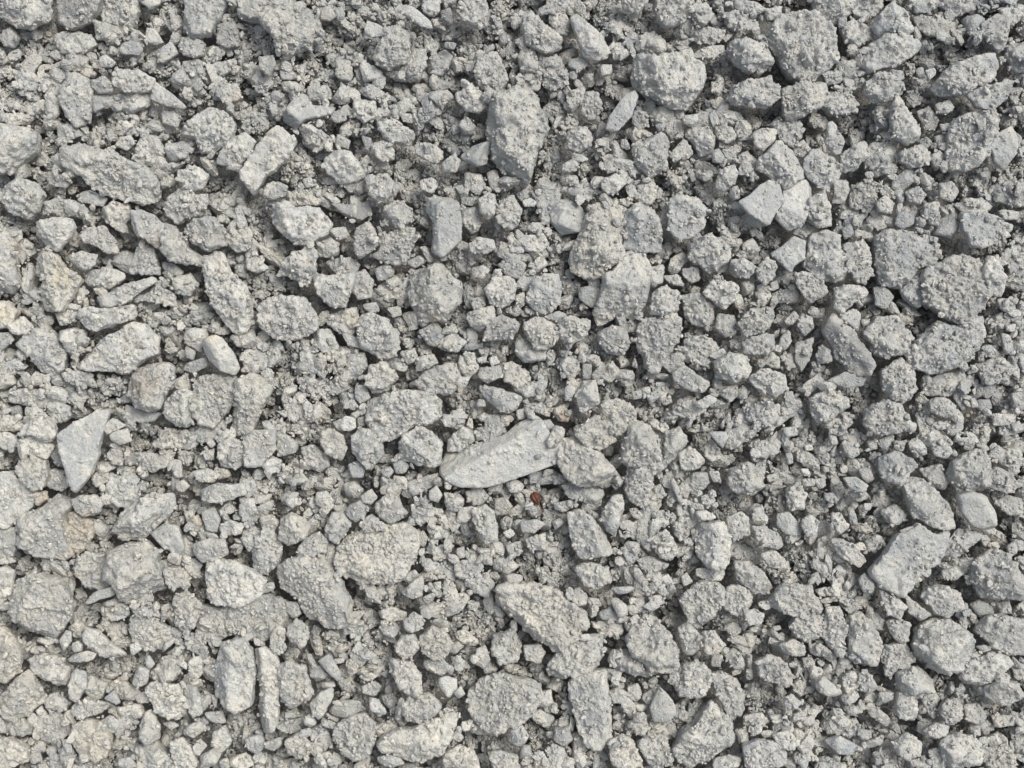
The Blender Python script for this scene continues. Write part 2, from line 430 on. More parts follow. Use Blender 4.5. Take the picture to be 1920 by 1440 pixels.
# code (tone, height in the heap, surface), plan outline, label
STONES = [
('w2s', '829 868 834 852 894 833 943 819 967 800 986 789 1002 784 1010 789 1021 806 1035 827 1065 852 1062 862 1029 873 1005 881 981 890 948 900 916 911 867 909 845 900 829 887', 'longest smooth wedge slab with a sharp ridge, near the centre', 'slab'),
('n2c', '925 184 968 171 1003 179 1022 217 1025 249 1003 282 995 320 982 355 949 336 933 303 917 276 919 230', 'tall crusty pillar shaped boulder, in the upper middle'),
('y2c', '933 1099 955 1096 995 1096 1028 1101 1063 1126 1093 1145 1098 1172 1085 1196 1055 1207 1049 1221 1028 1215 1001 1194 960 1158 928 1134', 'long cream crusted block with a grey side wall, in the lower middle', 'block'),
('y2c', '637 1025 661 1001 710 987 758 979 783 1006 783 1030 777 1052 753 1079 723 1087 683 1090 650 1079 631 1049', 'huge rounded yellowish boulder, near the centre'),
('n2c', '520 1077 523 1066 555 1047 596 1034 618 1058 639 1093 656 1126 660 1164 639 1177 612 1172 580 1158 558 1123 526 1104', 'steep boulder with a light upper corner, in the lower middle', 'mono'),
('n2c', '1449 49 1470 32 1508 24 1533 30 1557 60 1571 108 1557 122 1527 149 1498 150 1479 135 1460 108 1441 84 1435 68', 'very big boulder crusted with grit near the upper edge, in the upper right part'),
('n2c', '116 284 152 268 190 279 230 298 276 314 301 349 301 371 265 382 230 376 190 358 152 325 125 311', 'long crusty loaf shaped boulder, in the upper left part'),
('n1c', '366 1166 371 1131 385 1137 401 1148 422 1137 460 1126 498 1118 531 1131 544 1153 539 1180 515 1194 477 1199 433 1191 401 1207 379 1194', 'long crusty boulder bent like a saddle, in the lower left part'),
('n2c', '1736 510 1760 496 1801 483 1839 494 1855 545 1839 575 1820 599 1790 605 1763 583 1736 567 1733 534', 'huge rounded boulder capped with grit, halfway down the right side'),
('y2c', '1109 391 1139 380 1158 377 1174 401 1169 431 1163 464 1169 491 1136 502 1128 518 1101 521 1071 507 1071 483 1087 439 1096 415', 'huge cream crusty mound, tallest near the middle, near the centre'),
('n2c', '883 1296 910 1275 948 1267 981 1275 1013 1286 1010 1310 997 1337 962 1364 926 1370 899 1364 883 1337 878 1315', 'large flat pale boulder ringed with grains, in the lower middle'),
('b2m', '1679 1006 1720 987 1749 1006 1779 995 1774 1025 1758 1055 1722 1076 1692 1112 1649 1098 1633 1071 1644 1055 1663 1033', 'very large flat bluish slab speckled with chips, in the lower right part', 'flat'),
('b2c', '1695 661 1725 637 1760 605 1790 615 1833 599 1850 642 1833 672 1793 686 1747 699 1706 689', 'broad bluish mass with grit along its top, just below the grit capped boulder'),
('n2c', '1190 114 1258 106 1293 98 1315 130 1315 152 1301 190 1282 203 1253 198 1193 162 1185 154 1188 135', 'big rounded boulder with a smooth bluish shoulder, in the upper middle', 'shoulder'),
('n2c', '16 1123 32 1096 54 1080 81 1077 108 1082 127 1112 135 1134 130 1158 114 1169 108 1188 87 1196 62 1177 32 1158', 'large grey dome in the lower corner area, in the lower left part'),
('n2c', '450 -16 545 -16 550 8 580 19 596 49 593 70 574 89 550 95 534 108 520 89 512 62 493 41 455 35', 'huge crusty boulder with a bluish scar, in the upper middle'),
('n2m', '1131 518 1150 507 1177 472 1209 480 1217 502 1217 534 1207 567 1188 599 1155 591 1123 610 1117 588 1128 550', 'large tilted block with a beige lower face and cave below', 'crescent'),
('n2c', '691 751 726 738 767 732 802 738 826 754 824 779 799 792 769 800 740 819 721 825 694 803 688 776', 'large cream streaked boulder, near the centre'),
('n2m', '144 680 168 651 200 632 249 607 268 610 292 637 292 664 265 672 244 699 217 697 146 689', 'large sloping block with a dark square end, halfway down the left side'),
('n2m', '1068 1283 1090 1264 1123 1259 1136 1256 1142 1310 1147 1361 1144 1386 1123 1399 1101 1394 1085 1367 1074 1321', 'tall slab with a cream edge and a small square chip on it', 'tall'),
('b2m', '1641 445 1660 434 1714 437 1747 466 1752 496 1720 504 1706 523 1684 537 1652 531 1644 491', 'shell like stone with a clean left rim and rubble inside'),
('n2c', '1779 249 1806 217 1860 206 1890 209 1890 233 1869 252 1855 284 1820 311 1785 317 1776 287', 'massive grey boulder with a crusted back, in the upper right part'),
('n2c', '206 1033 230 1025 265 1014 292 1039 306 1090 306 1106 233 1122 206 1079', 'crusty boulder with a creamy peak, above left of the saddle bent boulder'),
('n2m', '41 963 73 957 103 930 125 938 135 952 119 960 119 1014 133 1039 116 1052 81 1041 46 1036 35 1020 32 987', 'big pale cube like boulder with a brownish flank, halfway down the left side'),
('n2c', '1717 1212 1720 1183 1747 1164 1785 1166 1817 1191 1828 1218 1814 1245 1779 1261 1741 1250 1720 1237', 'big round grit coated boulder, in the lower right part'),
('w2c', '379 485 406 475 420 483 433 512 460 540 471 567 471 607 444 624 422 610 404 572 390 540 382 512', 'tall pale monolith leaning on its side, halfway down the left side'),
('n2c', '772 512 799 504 824 496 845 512 861 534 865 561 845 583 832 602 791 602 772 572 764 550', 'large crusty dome with a yellowish side, near the centre'),
('n2c', '1282 1370 1304 1356 1323 1326 1334 1315 1350 1332 1372 1359 1369 1389 1339 1413 1323 1429 1290 1437 1261 1416 1263 1397', 'wide pointed boulder near the lower edge, in the lower middle', 'crescent'),
('b2s', '111 816 141 795 184 772 204 773 195 803 184 838 184 852 168 890 144 921 130 900 121 862 114 841', 'large flat bluish shard pointing down, halfway down the left side', 'shard'),
('b2m', '401 1283 409 1234 422 1204 455 1199 471 1223 477 1261 471 1321 439 1332 422 1310 406 1305', 'tall barrel of stone standing upright, grey with a cream front, in the lower left part', 'barrel'),
('y2m', '710 1391 737 1370 777 1364 818 1348 845 1337 856 1345 845 1372 829 1408 791 1429 758 1421 726 1408', 'large crescent shaped boulder with a pale smooth front, in the lower middle', 'crescent'),
('y2m', '1052 825 1079 819 1106 841 1123 849 1158 890 1166 914 1150 922 1123 911 1085 909 1058 890 1047 868', 'large pale boulder with a bright ridge and a notched foot right of longest wedge slab'),
('n2c', '1174 1202 1193 1164 1209 1154 1234 1166 1253 1191 1274 1223 1274 1256 1244 1261 1215 1256 1204 1234 1182 1226', 'craggy pyramid resting on a curved slab, in the lower middle'),
('w2m', '393 1049 439 1058 471 1071 493 1090 488 1114 460 1133 406 1136 390 1122 387 1079', 'cream flat topped boulder with a sharp corner, just above the saddle bent boulder'),
('y2c', '41 472 70 464 100 475 119 502 146 523 135 550 114 578 89 578 62 556 84 523 49 507', 'yellowish curved clod, some way above left of the dark ended sloping block'),
('n2c', '482 599 490 572 526 556 569 561 591 588 591 615 574 632 534 637 507 626', 'wide dome of crust, near the centre'),
('n2c', '1828 1060 1855 1033 1882 1036 1909 1076 1925 1106 1915 1122 1844 1117 1822 1090', 'crusty block with a jutting upper edge, below the bright white egg stone'),
('n2c', '1201 605 1220 594 1269 583 1276 605 1269 642 1244 672 1234 697 1209 689 1198 648 1196 621', 'long crusty tooth tapering downwards, near the centre'),
('n2c', '363 741 363 714 401 704 439 711 447 735 425 770 401 800 379 792 358 770', 'pale crusty kite shaped chunk, halfway down the left side'),
('n2m', '474 1223 496 1218 520 1237 528 1272 520 1321 520 1356 501 1370 469 1367 477 1334 488 1315 485 1272', 'slim two faced pillar shaped slab, in the lower middle', 'pillar'),
('w2m', '520 236 555 263 534 301 498 330 479 363 450 328 477 287 498 255', 'long smooth tilted plank shaped slab, in the upper middle', 'flat'),
('y2c', '444 716 471 705 504 711 512 727 488 770 471 808 433 814 417 792 433 770 447 754', 'tall cream crusty chunk beside a kite shaped one right of crusty kite shaped chunk'),
('n2c', '225 974 260 952 265 941 287 925 328 925 330 949 306 974 276 998 268 1011 225 1017 217 987', 'long clump with a flaky cream top, some way right of the big pale cube boulder'),
('w2m', '512 388 542 380 558 391 596 389 618 420 607 439 574 458 547 453 531 437 515 415', 'pale split lump with a cleft in it, near the centre'),
('n2c', '1771 135 1806 116 1866 100 1869 141 1847 154 1806 173 1763 179 1741 168', 'grit covered ledge of stone, just above left of the finger shaped stone'),
('d2m', '1544 624 1552 602 1565 588 1584 605 1611 637 1625 659 1638 683 1625 705 1595 699 1568 670 1560 645', 'dark smooth faced monolith with a lit corner, halfway down the right side', 'mono'),
('n2m', '1692 906 1711 895 1730 900 1760 925 1776 944 1785 965 1790 987 1774 992 1744 984 1711 963 1701 936', 'long oval boulder like a potato, halfway down the right side'),
('n2m', '1028 1245 1036 1237 1055 1212 1085 1199 1106 1194 1125 1191 1128 1223 1117 1250 1096 1264 1068 1264 1047 1275 1028 1267', 'pale bent piece with a raised strip, just below right of the long cream crusted block'),
('n2m', '1516 458 1522 439 1546 434 1573 448 1573 466 1584 485 1587 526 1562 526 1535 523 1508 496', 'pale winged stone leading into a crusty arm, above the dark smooth monolith'),
('b2s', '802 374 818 368 845 372 859 382 864 418 863 450 829 481 810 469 813 418 798 393', 'tall smooth grey prism with a flat face, near the centre', 'prism'),
('n2c', '241 735 252 700 271 686 306 681 322 689 322 722 309 741 303 762 284 769 255 757', 'brown grey craggy block with a sharp top corner below right of dark ended sloping block'),
('n2c', '344 238 363 225 393 203 422 211 439 238 433 268 406 282 379 282 366 260 333 246', 'crusty round lump with a pointed left end, above left of the long plank shaped slab'),
('n2c', '1169 825 1193 795 1212 795 1234 819 1239 852 1239 873 1220 890 1190 876 1166 862', 'heaped crumbly clump of many flakes, near the centre'),
('b2m', '1174 399 1193 385 1215 388 1234 412 1239 445 1238 472 1193 469 1169 466 1169 426', 'rounded boulder with a bluish dome and an undercut, just right of the huge cream mound'),
('n2m', '1611 114 1636 81 1660 68 1698 62 1725 84 1717 100 1676 122 1630 135', 'large wedge with a bluish grit strewn face, in the upper right part'),
('n1m', '68 618 89 613 108 634 125 664 119 689 98 708 81 699 54 664 32 645', 'big grey rough slanted boulder, left of the dark ended sloping block'),
('w2m', '-16 238 27 236 60 244 70 260 68 282 41 301 24 322 -16 322', 'broad bright plate with a sharp rim, in the upper left part'),
('n2m', '1063 963 1085 957 1109 971 1133 1003 1155 1041 1123 1041 1085 1044 1074 1020 1068 987', 'grey plane with a creamy sloping edge, near the centre', 'plane'),
('n2m', '1831 1183 1850 1158 1877 1153 1920 1164 1936 1185 1936 1229 1888 1223 1860 1212 1844 1196', 'grey boulder against the side edge with a pale brow right of big grit coated ball'),
('w2m', '-22 890 22 884 41 906 65 919 57 949 35 968 16 987 -22 982', 'smooth white boulder cut by the side edge above left of big pale cube boulder'),
('n2c', '1619 624 1646 596 1679 599 1703 621 1711 634 1692 659 1665 672 1633 656', 'round crusty clump like a cauliflower, just right of the dark smooth monolith'),
('n2m', '1584 1183 1590 1161 1611 1150 1633 1169 1646 1196 1649 1226 1638 1245 1611 1245 1590 1226 1590 1202', 'rough boulder with a dark plane and a light edge, in the lower right part'),
('b2m', '1255 374 1274 369 1307 372 1323 391 1318 429 1296 445 1269 450 1255 426', 'flat pale bluish plateau with bubbles of grit, left of the shark fin plate', 'flat'),
('n2c', '675 594 696 588 726 602 745 624 745 648 731 670 704 667 677 648 672 621', 'gritty lump with flakes at its top, below left of the large crusty dome'),
('n2c', '1282 1118 1301 1099 1334 1091 1353 1101 1364 1118 1356 1137 1328 1158 1312 1175 1293 1164 1282 1142', 'round crusty boulder with a pale flat crown, in the lower middle'),
('w2m', '758 816 783 802 802 806 826 830 826 868 815 876 777 868 748 860 750 835', 'two tone stone, yellowish above and grey below, just left of the longest wedge slab', 'twotone'),
('n2c', '-27 -16 89 -16 95 16 89 35 60 51 30 49 0 30 -27 22', 'crusty grey brown lump with a tan side above left of tall pale egg stone'),
('w2m', '1312 982 1356 979 1369 1017 1364 1049 1356 1063 1326 1063 1309 1036 1304 1006', 'bulky pale cylinder shaped boulder, near the centre', 'barrel'),
('y2c', '3 1310 24 1283 49 1259 76 1291 79 1315 54 1340 16 1348 5 1329', 'yellowish peaked clump, some way above left of the smooth brown grey boulder'),
('n2c', '631 1364 656 1348 683 1342 702 1359 699 1391 691 1416 666 1421 642 1408 628 1386', 'crusty block with a grey foot near the lower edge, just left of the crescent boulder'),
('w2m', '112 168 122 146 144 139 165 148 172 173 167 206 160 230 141 236 123 217 112 190', 'tall pale egg shaped stone, in the upper left part'),
('n2c', '1787 868 1820 849 1844 846 1855 873 1847 906 1822 925 1795 922 1779 887', 'round crusty head shaped stone, just above the bright white egg stone'),
('w2m', '1422 303 1443 282 1462 265 1484 284 1503 320 1500 336 1470 355 1446 333 1422 317', 'pale gable shaped stone with a ridge, just above right of the shark fin plate', 'gable'),
('w2s', '1468 360 1492 341 1511 339 1525 355 1516 390 1503 422 1479 431 1454 406 1468 379', 'bright smooth shell shaped stone, just right of the shark fin plate'),
('y2c', '1468 168 1500 157 1546 157 1554 184 1530 203 1508 214 1489 228 1470 211', 'cream lump bending like a knee, just below the grit crusted boulder up top'),
('b2m', '349 -16 422 -16 422 11 406 38 390 62 363 68 343 51 347 24', 'big bluish rounded chunk, in the upper left part'),
('t2m', '134 1361 162 1351 192 1356 206 1383 200 1421 179 1425 152 1416 135 1386', 'smooth brown grey boulder with a bluish facet, in the lower left part'),
('n2c', '1435 1139 1454 1112 1473 1096 1516 1099 1535 1126 1541 1145 1514 1150 1489 1156 1470 1145', 'crumbly pale crest above a round boulder, above left of the dark planed rough boulder'),
('n2m', '1763 1391 1787 1378 1820 1380 1847 1399 1847 1424 1822 1437 1779 1437 1766 1416', 'grey boulder with a smooth round face at the lower edge below big grit coated ball'),
('b2m', '1804 401 1839 396 1871 407 1901 426 1869 448 1844 464 1822 458 1806 429', 'blue grey trapezoid slab near the side edge, halfway down the right side', 'flat'),
('n2c', '1373 162 1408 152 1441 144 1462 162 1462 184 1435 200 1384 195 1362 184', 'pointed crusty stone with a shaded front, below left of the grit crusted boulder up top'),
('n2c', '523 1250 539 1237 558 1250 572 1250 574 1267 585 1294 574 1313 547 1326 526 1307 520 1280', 'cream crusty chunk beside a slim pillar slab, just right of the slim pillar slab'),
('n1c', '-16 426 14 431 32 464 30 502 41 534 22 550 -16 548', 'big grey crusty long boulder upright, some way below the broad bright plate'),
('n2c', '0 366 16 350 41 336 68 345 81 366 70 393 51 411 30 401 8 380', 'rounded lump with a hollow face near the side edge, just below the broad bright plate'),
('n2c', '718 54 748 49 764 60 767 100 758 116 726 127 704 114 702 95 715 79', 'crusty knob with a grey flank, some way right of the bluish scarred boulder'),
('n2c', '1655 699 1676 680 1692 672 1717 702 1717 729 1703 751 1671 751 1655 729', 'stump like crusty stone with a white tip, below right of the dark smooth monolith'),
('b2s', '1405 368 1424 349 1443 339 1460 347 1468 376 1454 398 1438 422 1405 401 1384 379', 'smooth bluish shark fin shaped plate, in the upper middle', 'flat'),
('w2c', '279 1283 311 1283 341 1288 352 1318 347 1342 320 1348 290 1329 276 1302', 'pale cup shaped stone full of flakes, left of the upright stone barrel'),
('n2c', '1622 770 1657 751 1692 762 1701 787 1687 808 1652 816 1622 798', 'large faded round mound, below right of the dark smooth monolith'),
('n1c', '246 1169 260 1150 287 1156 311 1177 328 1191 298 1218 271 1215 249 1202', 'big grey crusty compact boulder, left of the saddle bent boulder'),
('n2c', '1366 84 1399 73 1437 84 1448 108 1434 130 1407 135 1380 122 1366 103', 'coarse crusty stone with a grey rim, just left of the grit crusted boulder up top'),
('b2m', '1508 301 1525 280 1552 287 1573 309 1573 330 1562 352 1546 355 1516 336 1506 320', 'bluish ball with a smooth face, above right of the shark fin plate'),
('n2m', '148 586 162 575 195 580 244 572 271 583 265 596 217 605 190 618 168 618 149 602', 'blunt nosed log shaped stone, just above the dark ended sloping block'),
('n2m', '1801 1267 1822 1237 1860 1223 1888 1231 1898 1245 1877 1264 1844 1280 1812 1286', 'ridged wedge with a bright tip to the side below right of big grit coated ball'),
('n2c', '1293 464 1304 450 1326 442 1356 450 1369 475 1361 494 1331 512 1312 496 1296 485', 'broken knobby lump with a dark corner, some way below left of the shark fin plate'),
('n2m', '1193 282 1209 263 1239 249 1254 265 1253 292 1239 322 1220 330 1198 314 1190 298', 'smooth faced upright lozenge, below the big bluish shouldered boulder'),
('n1c', '133 1055 162 1039 200 1042 206 1091 190 1107 168 1104 146 1080', 'big grey crusty compact boulder, just below right of the big pale cube boulder'),
('n2c', '899 108 918 95 940 111 948 141 943 173 924 187 899 162 891 141', 'craggy pear shaped lump, in the upper middle'),
('b2m', '998 529 1022 515 1047 515 1052 545 1047 567 1030 586 1009 588 987 561', 'stone with a bluish cap and a beige foot, below left of the huge cream mound'),
('n2c', '712 442 740 437 761 426 776 429 772 466 758 496 726 491 699 480 715 466', 'rough wedge with pale grains on top, just above left of the large crusty dome'),
('n2c', '311 388 320 364 349 353 366 366 385 364 386 404 352 404 333 418 311 401', 'squarish crusty block with a straight side, just below right of the long loaf shaped boulder'),
('n2m', '588 512 618 518 666 512 661 540 650 556 647 575 618 572 596 550', 'beige heart shaped stone with a plain face, above right of the wide crusty dome'),
('w2s', '1795 930 1822 923 1844 930 1863 955 1869 976 1866 992 1850 995 1822 982 1804 960', 'smooth bright white egg shaped stone, halfway down the right side'),
('n2c', '1177 876 1204 868 1223 884 1220 925 1220 952 1193 944 1177 933 1171 900', 'big grey crusty upright boulder, just below the heaped crumbly clump'),
('n2c', '1263 1272 1282 1248 1307 1240 1334 1264 1328 1291 1304 1310 1274 1302', 'lumpy crusty ball right of a curved slab, just below right of the craggy pyramid'),
('n2m', '775 721 796 699 818 689 851 680 864 710 848 737 807 737', 'cream boulder with a crisp right edge, just above right of the cream streaked boulder'),
('n2m', '452 808 515 808 515 841 490 873 461 873', 'big grey rough compact boulder, below right of the crusty kite shaped chunk'),
('b1c', '474 1030 482 1001 507 992 528 1020 520 1058 498 1076 477 1066', 'dark bluish boulder deep in a hollow, just above left of the steep boulder'),
('n1c', '190 -16 257 -16 257 22 252 49 230 54 209 41 187 35 192 16', 'big grey crusty compact boulder, some way left of the big bluish rounded chunk'),
('b2m', '1396 1399 1420 1389 1453 1394 1475 1413 1472 1435 1442 1440 1399 1440', 'pale bluish crumbly mound at the lower edge, right of the wide pointed boulder'),
('n2c', '347 431 366 412 401 410 422 431 422 458 393 469 366 458', 'big grey crusty wide boulder, just above the leaning pale monolith'),
('n2c', '984 32 1001 27 1025 49 1049 70 1049 92 1022 98 987 81 979 54', 'crusty knob draped in grit, above right of the craggy pear shaped lump'),
('t1c', '119 963 141 960 173 976 173 1006 152 1033 133 1036 122 1011', 'medium tan crusty upright lump, just right of the big pale cube boulder'),
('y2c', '-16 1180 5 1175 30 1202 38 1229 32 1261 11 1280 -16 1272', 'yellowish clump by the side edge, below left of the large grey dome'),
('n2c', '301 450 306 423 325 420 341 442 349 464 379 480 374 496 347 494 320 485 303 469', 'cream tongue shaped lump, just above left of the leaning pale monolith'),
('y2c', '1128 779 1133 754 1158 746 1177 757 1194 781 1185 803 1171 808 1150 816 1136 800', 'yellowish round lump beside a square creamy block, just above left of the heaped crumbly clump'),
('n2m', '1671 187 1687 181 1703 206 1722 236 1722 260 1703 271 1679 257 1671 228', 'pale lobed column with a bare top, left of the massive grey boulder'),
('w2m', '1068 35 1085 28 1096 41 1128 68 1142 89 1139 106 1114 114 1093 100 1079 62', 'pale triangular wedge pointing down, above left of the big bluish shouldered boulder'),
('d2m', '111 -16 190 -16 184 16 162 41 135 51 114 41 111 11', 'brownish round clod with a hollow on top, some way above the tall pale egg stone'),
('n2c', '542 480 580 464 592 477 588 518 574 537 542 518 520 518 534 491', 'light craggy pyramid, just below the cleft pale lump'),
('b2m', '661 819 672 803 694 808 715 827 718 852 704 868 696 884 677 868 661 849', 'grey speckled egg, just below left of the cream streaked boulder'),
('n1c', '54 1237 76 1223 108 1234 133 1250 130 1280 100 1283 68 1264', 'medium grey crusty wide lump, below the large grey dome'),
('n2c', '1337 1264 1356 1261 1383 1280 1396 1305 1391 1334 1369 1348 1356 1324 1342 1294', 'oblong crusty stone standing aslant, just above right of the wide pointed boulder'),
('w2m', '610 295 628 284 656 284 672 306 683 330 666 339 639 344 618 325 607 309', 'bright blocky chunk with rounded corners, above right of the cleft pale lump'),
('n2m', '1728 1120 1741 1104 1771 1099 1804 1115 1804 1142 1779 1158 1752 1148', 'cream grey domed stone between dark gaps, just above the big grit coated ball'),
('b1s', '528 225 558 179 580 179 585 198 626 200 618 214 574 225 555 241', 'bluish split stone with a grey end face, in the upper middle', 'split'),
('n2c', '1628 152 1660 135 1692 146 1692 173 1671 187 1633 190 1622 171', 'medium grey crusty wide lump, just below the large grit strewn wedge'),
('n2c', '1234 -16 1293 -16 1299 16 1282 41 1253 51 1234 38 1228 11', 'round crusty boulder near the top edge, above the big bluish shouldered boulder'),
('n2m', '1147 1223 1158 1210 1171 1210 1185 1229 1204 1240 1220 1261 1255 1267 1255 1280 1217 1275 1185 1264 1158 1256', 'curved grey slab under a pyramid, just below left of the craggy pyramid'),
('n1c', '68 1345 108 1337 133 1353 130 1375 100 1397 68 1380', 'medium grey crusty compact lump, just left of the smooth brown grey boulder'),
('n2c', '1584 461 1617 453 1630 469 1636 507 1625 529 1606 526 1587 502', 'medium grey crusty upright lump, some way above the dark smooth monolith'),
('b2m', '1814 176 1844 162 1893 150 1904 160 1893 181 1860 206 1833 200', 'finger shaped grey stone pointing up, in the upper right part'),
('n2c', '1519 749 1552 732 1587 741 1590 760 1573 776 1552 792 1533 789 1522 765', 'egg like crusty stone with a smooth brow, below the dark smooth monolith'),
('b2m', '1649 860 1679 846 1706 860 1720 873 1703 892 1690 911 1665 900 1652 887', 'pale bluish plate with an irregular edge, just above left of the potato shaped boulder'),
('w2m', '70 418 103 408 130 410 138 426 119 456 108 469 84 458 70 439', 'pale flat topped stone with a squared rim below left of long loaf shaped boulder'),
('n2c', '718 1234 748 1240 769 1237 788 1267 791 1296 777 1305 758 1294 731 1259', 'sloping slab with a soft crust, above the crescent boulder'),
('b1c', '1630 274 1668 265 1674 292 1671 328 1638 330 1617 311', 'medium bluish crusty compact lump, some way left of the massive grey boulder'),
('n2c', '311 751 330 735 352 727 363 741 360 781 349 798 328 798 311 773', 'barrel shaped gritty stone, just left of the crusty kite shaped chunk'),
('b1s', '1036 393 1052 382 1074 380 1090 391 1097 410 1085 434 1052 439 1033 415', 'grey angular plate with chips on it, just above left of the huge cream mound'),
('y2c', '1077 803 1117 781 1131 792 1150 819 1158 827 1123 841 1101 838 1087 822', 'square cornered creamy block, just left of the heaped crumbly clump'),
('n2s', '382 637 404 629 417 637 436 661 448 689 439 702 414 694 393 675 383 653', 'yellow tipped smooth oval pebble, halfway down the left side'),
('b2m', '1638 49 1660 16 1674 4 1701 24 1709 51 1706 62 1679 57 1652 72', 'bright bluish white blocky stone, in the upper right part'),
('n2c', '1372 881 1399 868 1426 884 1429 911 1412 928 1377 922 1364 906', 'round grey mound with fine crust, near the centre'),
('w2m', '200 127 233 130 260 133 287 148 291 165 271 172 238 171 217 160', 'flat pale lens shaped stone, right of the tall pale egg stone'),
('n2c', '1682 1261 1720 1250 1747 1272 1747 1294 1720 1307 1682 1291', 'medium grey crusty wide lump, just below left of the big grit coated ball'),
('n2m', '1377 1055 1404 1053 1431 1074 1448 1101 1437 1118 1410 1107 1383 1088', 'grey oblong stone pointing down, just below right of the pale cylinder boulder'),
('y2c', '982 607 1009 594 1041 610 1044 637 1025 656 1003 651 984 624', 'yellowish popcorn like clump, some way below left of the huge cream mound'),
('n2c', '1546 1169 1552 1139 1576 1139 1584 1166 1587 1188 1573 1218 1557 1215 1544 1194', 'tall skittle shaped crusty stone, just above left of the dark planed rough boulder'),
('n1m', '1277 556 1307 550 1334 572 1339 605 1312 613 1285 594', 'medium grey rough slanted stone, just above right of the long crusty tooth'),
('n2m', '173 561 217 545 244 529 287 518 298 526 265 545 236 567 195 575', 'cream plate with a sharp dark lower edge, above the dark ended sloping block'),
('n2c', '1339 680 1366 664 1399 667 1404 699 1377 718 1345 708', 'chunky stone with a blunt underside, some way right of the long crusty tooth'),
('n1m', '1725 716 1760 702 1806 697 1812 716 1785 740 1736 740', 'medium grey rough long stone lying level, some way right of the dark smooth monolith'),
('b2m', '246 404 265 395 287 404 306 423 303 453 295 464 274 448 255 439', 'bluish chip topped block, just below right of the long loaf shaped boulder'),
('n1m', '1527 -16 1595 -16 1598 22 1565 46 1546 35 1527 16', 'medium grey rough compact stone, just above right of the grit crusted boulder up top'),
('y2c', '1142 1391 1169 1380 1188 1397 1198 1416 1204 1440 1171 1440 1150 1435', 'medium cream crusty slanted lump, just below right of the tall cream edged slab'),
('b1m', '206 890 244 900 260 917 255 944 233 952 214 944 200 922', 'medium bluish rough compact stone, below right of the bluish shard pointing down'),
('n2c', '753 1324 769 1307 805 1302 826 1324 815 1337 791 1353 764 1351', 'dome of packed grey chips, just above the crescent boulder'),
('w2s', '1866 255 1898 236 1909 260 1901 290 1882 317 1866 301 1858 276', 'white split block, just right of the massive grey boulder'),
('n2m', '406 303 422 274 439 257 460 251 478 265 466 292 447 309 428 309', 'short round ended brick shaped stone, just left of the long plank shaped slab'),
('n1c', '926 1191 962 1180 978 1212 970 1240 937 1242 924 1218', 'medium grey crusty compact lump, just below left of the long cream crusted block'),
('n2c', '1416 1245 1438 1229 1468 1237 1484 1264 1479 1288 1449 1280 1424 1264', 'medium grey crusty slanted lump, some way above right of the wide pointed boulder'),
('n1c', '325 1120 349 1110 374 1134 368 1169 341 1185 330 1164', 'medium grey crusty upright lump, just left of the saddle bent boulder'),
('d1c', '1006 119 1049 108 1066 141 1063 160 1030 168 1012 146', 'medium dark crusty compact lump, above right of the tall pillar shaped boulder'),
('n1c', '772 100 796 98 796 125 786 152 758 152 726 141 731 127 758 116', 'medium grey crusty wide lump, some way left of the craggy pear shaped lump'),
('n2c', '1198 1394 1223 1378 1247 1380 1255 1410 1258 1435 1220 1435', 'medium grey crusty slanted lump, just left of the wide pointed boulder'),
('y1c', '1844 1410 1877 1372 1904 1424 1904 1445 1855 1445', 'medium cream crusty compact lump, some way below right of the big grit coated ball'),
('n2m', '35 865 60 860 84 865 89 890 81 911 62 919 41 900 32 881', 'round knobbly ball on the edge of a white boulder, above the big pale cube boulder'),
('y2c', '788 1196 810 1175 834 1185 845 1207 837 1229 813 1240 791 1218', 'yellow capped lump under a row of pale chips above left of grain ringed flat boulder'),
('b2s', '1446 475 1465 464 1487 445 1508 453 1508 485 1489 496 1484 512 1468 496', 'bluish three cornered plate strewn with chips, below right of the shark fin plate'),
('d2m', '1833 1294 1866 1278 1909 1280 1917 1302 1890 1321 1860 1313', 'dark grey smooth faced stone near the side edge below right of big grit coated ball'),
('y2m', '528 974 545 963 572 974 580 990 569 1011 539 1022 523 1009', 'yellow grey round pebble, above the steep boulder'),
('n1c', '1833 686 1877 670 1901 691 1888 716 1844 721', 'medium grey crusty wide lump, some way below right of the grit capped boulder'),
('y2m', '-16 1389 16 1386 49 1402 51 1429 16 1440 -16 1440', 'medium cream rough compact stone, some way left of the smooth brown grey boulder'),
('n2m', '1844 41 1871 27 1888 26 1888 79 1874 100 1860 84 1839 60', 'upright pale cleaver shaped piece, above the finger shaped stone'),
('n2c', '1481 1175 1498 1153 1525 1150 1541 1158 1538 1188 1514 1207 1492 1194', 'pale round boulder with a fine crust, left of the dark planed rough boulder'),
('n2m', '1123 624 1150 610 1171 615 1179 648 1166 664 1139 661 1123 642', 'medium grey rough compact stone, just left of the long crusty tooth'),
('n2c', '1383 605 1410 580 1445 578 1450 599 1429 624 1399 629', 'medium grey crusty wide lump, some way left of the dark smooth monolith'),
('y1m', '1714 32 1760 30 1790 41 1793 54 1774 70 1739 65 1720 51', 'medium cream rough long stone lying level, just right of the bright bluish white block'),
('n1m', '255 1402 292 1391 320 1418 303 1443 257 1440', 'medium grey rough compact stone, right of the smooth brown grey boulder'),
('n1m', '255 287 265 252 295 260 309 284 298 301 268 314 249 298', 'medium grey rough compact stone, just above right of the long loaf shaped boulder'),
('n2m', '157 1196 162 1177 184 1185 211 1210 233 1223 233 1237 206 1237 168 1218', 'beige wedge with a pointed lower corner, below right of the large grey dome'),
('n2m', '910 542 926 521 954 518 967 534 962 561 943 575 921 567', 'roundish pale boulder, right of the large crusty dome'),
('n2c', '861 8 878 -5 905 -5 913 16 912 51 888 49 867 35 859 22', 'crinkled upright nugget, above the craggy pear shaped lump'),
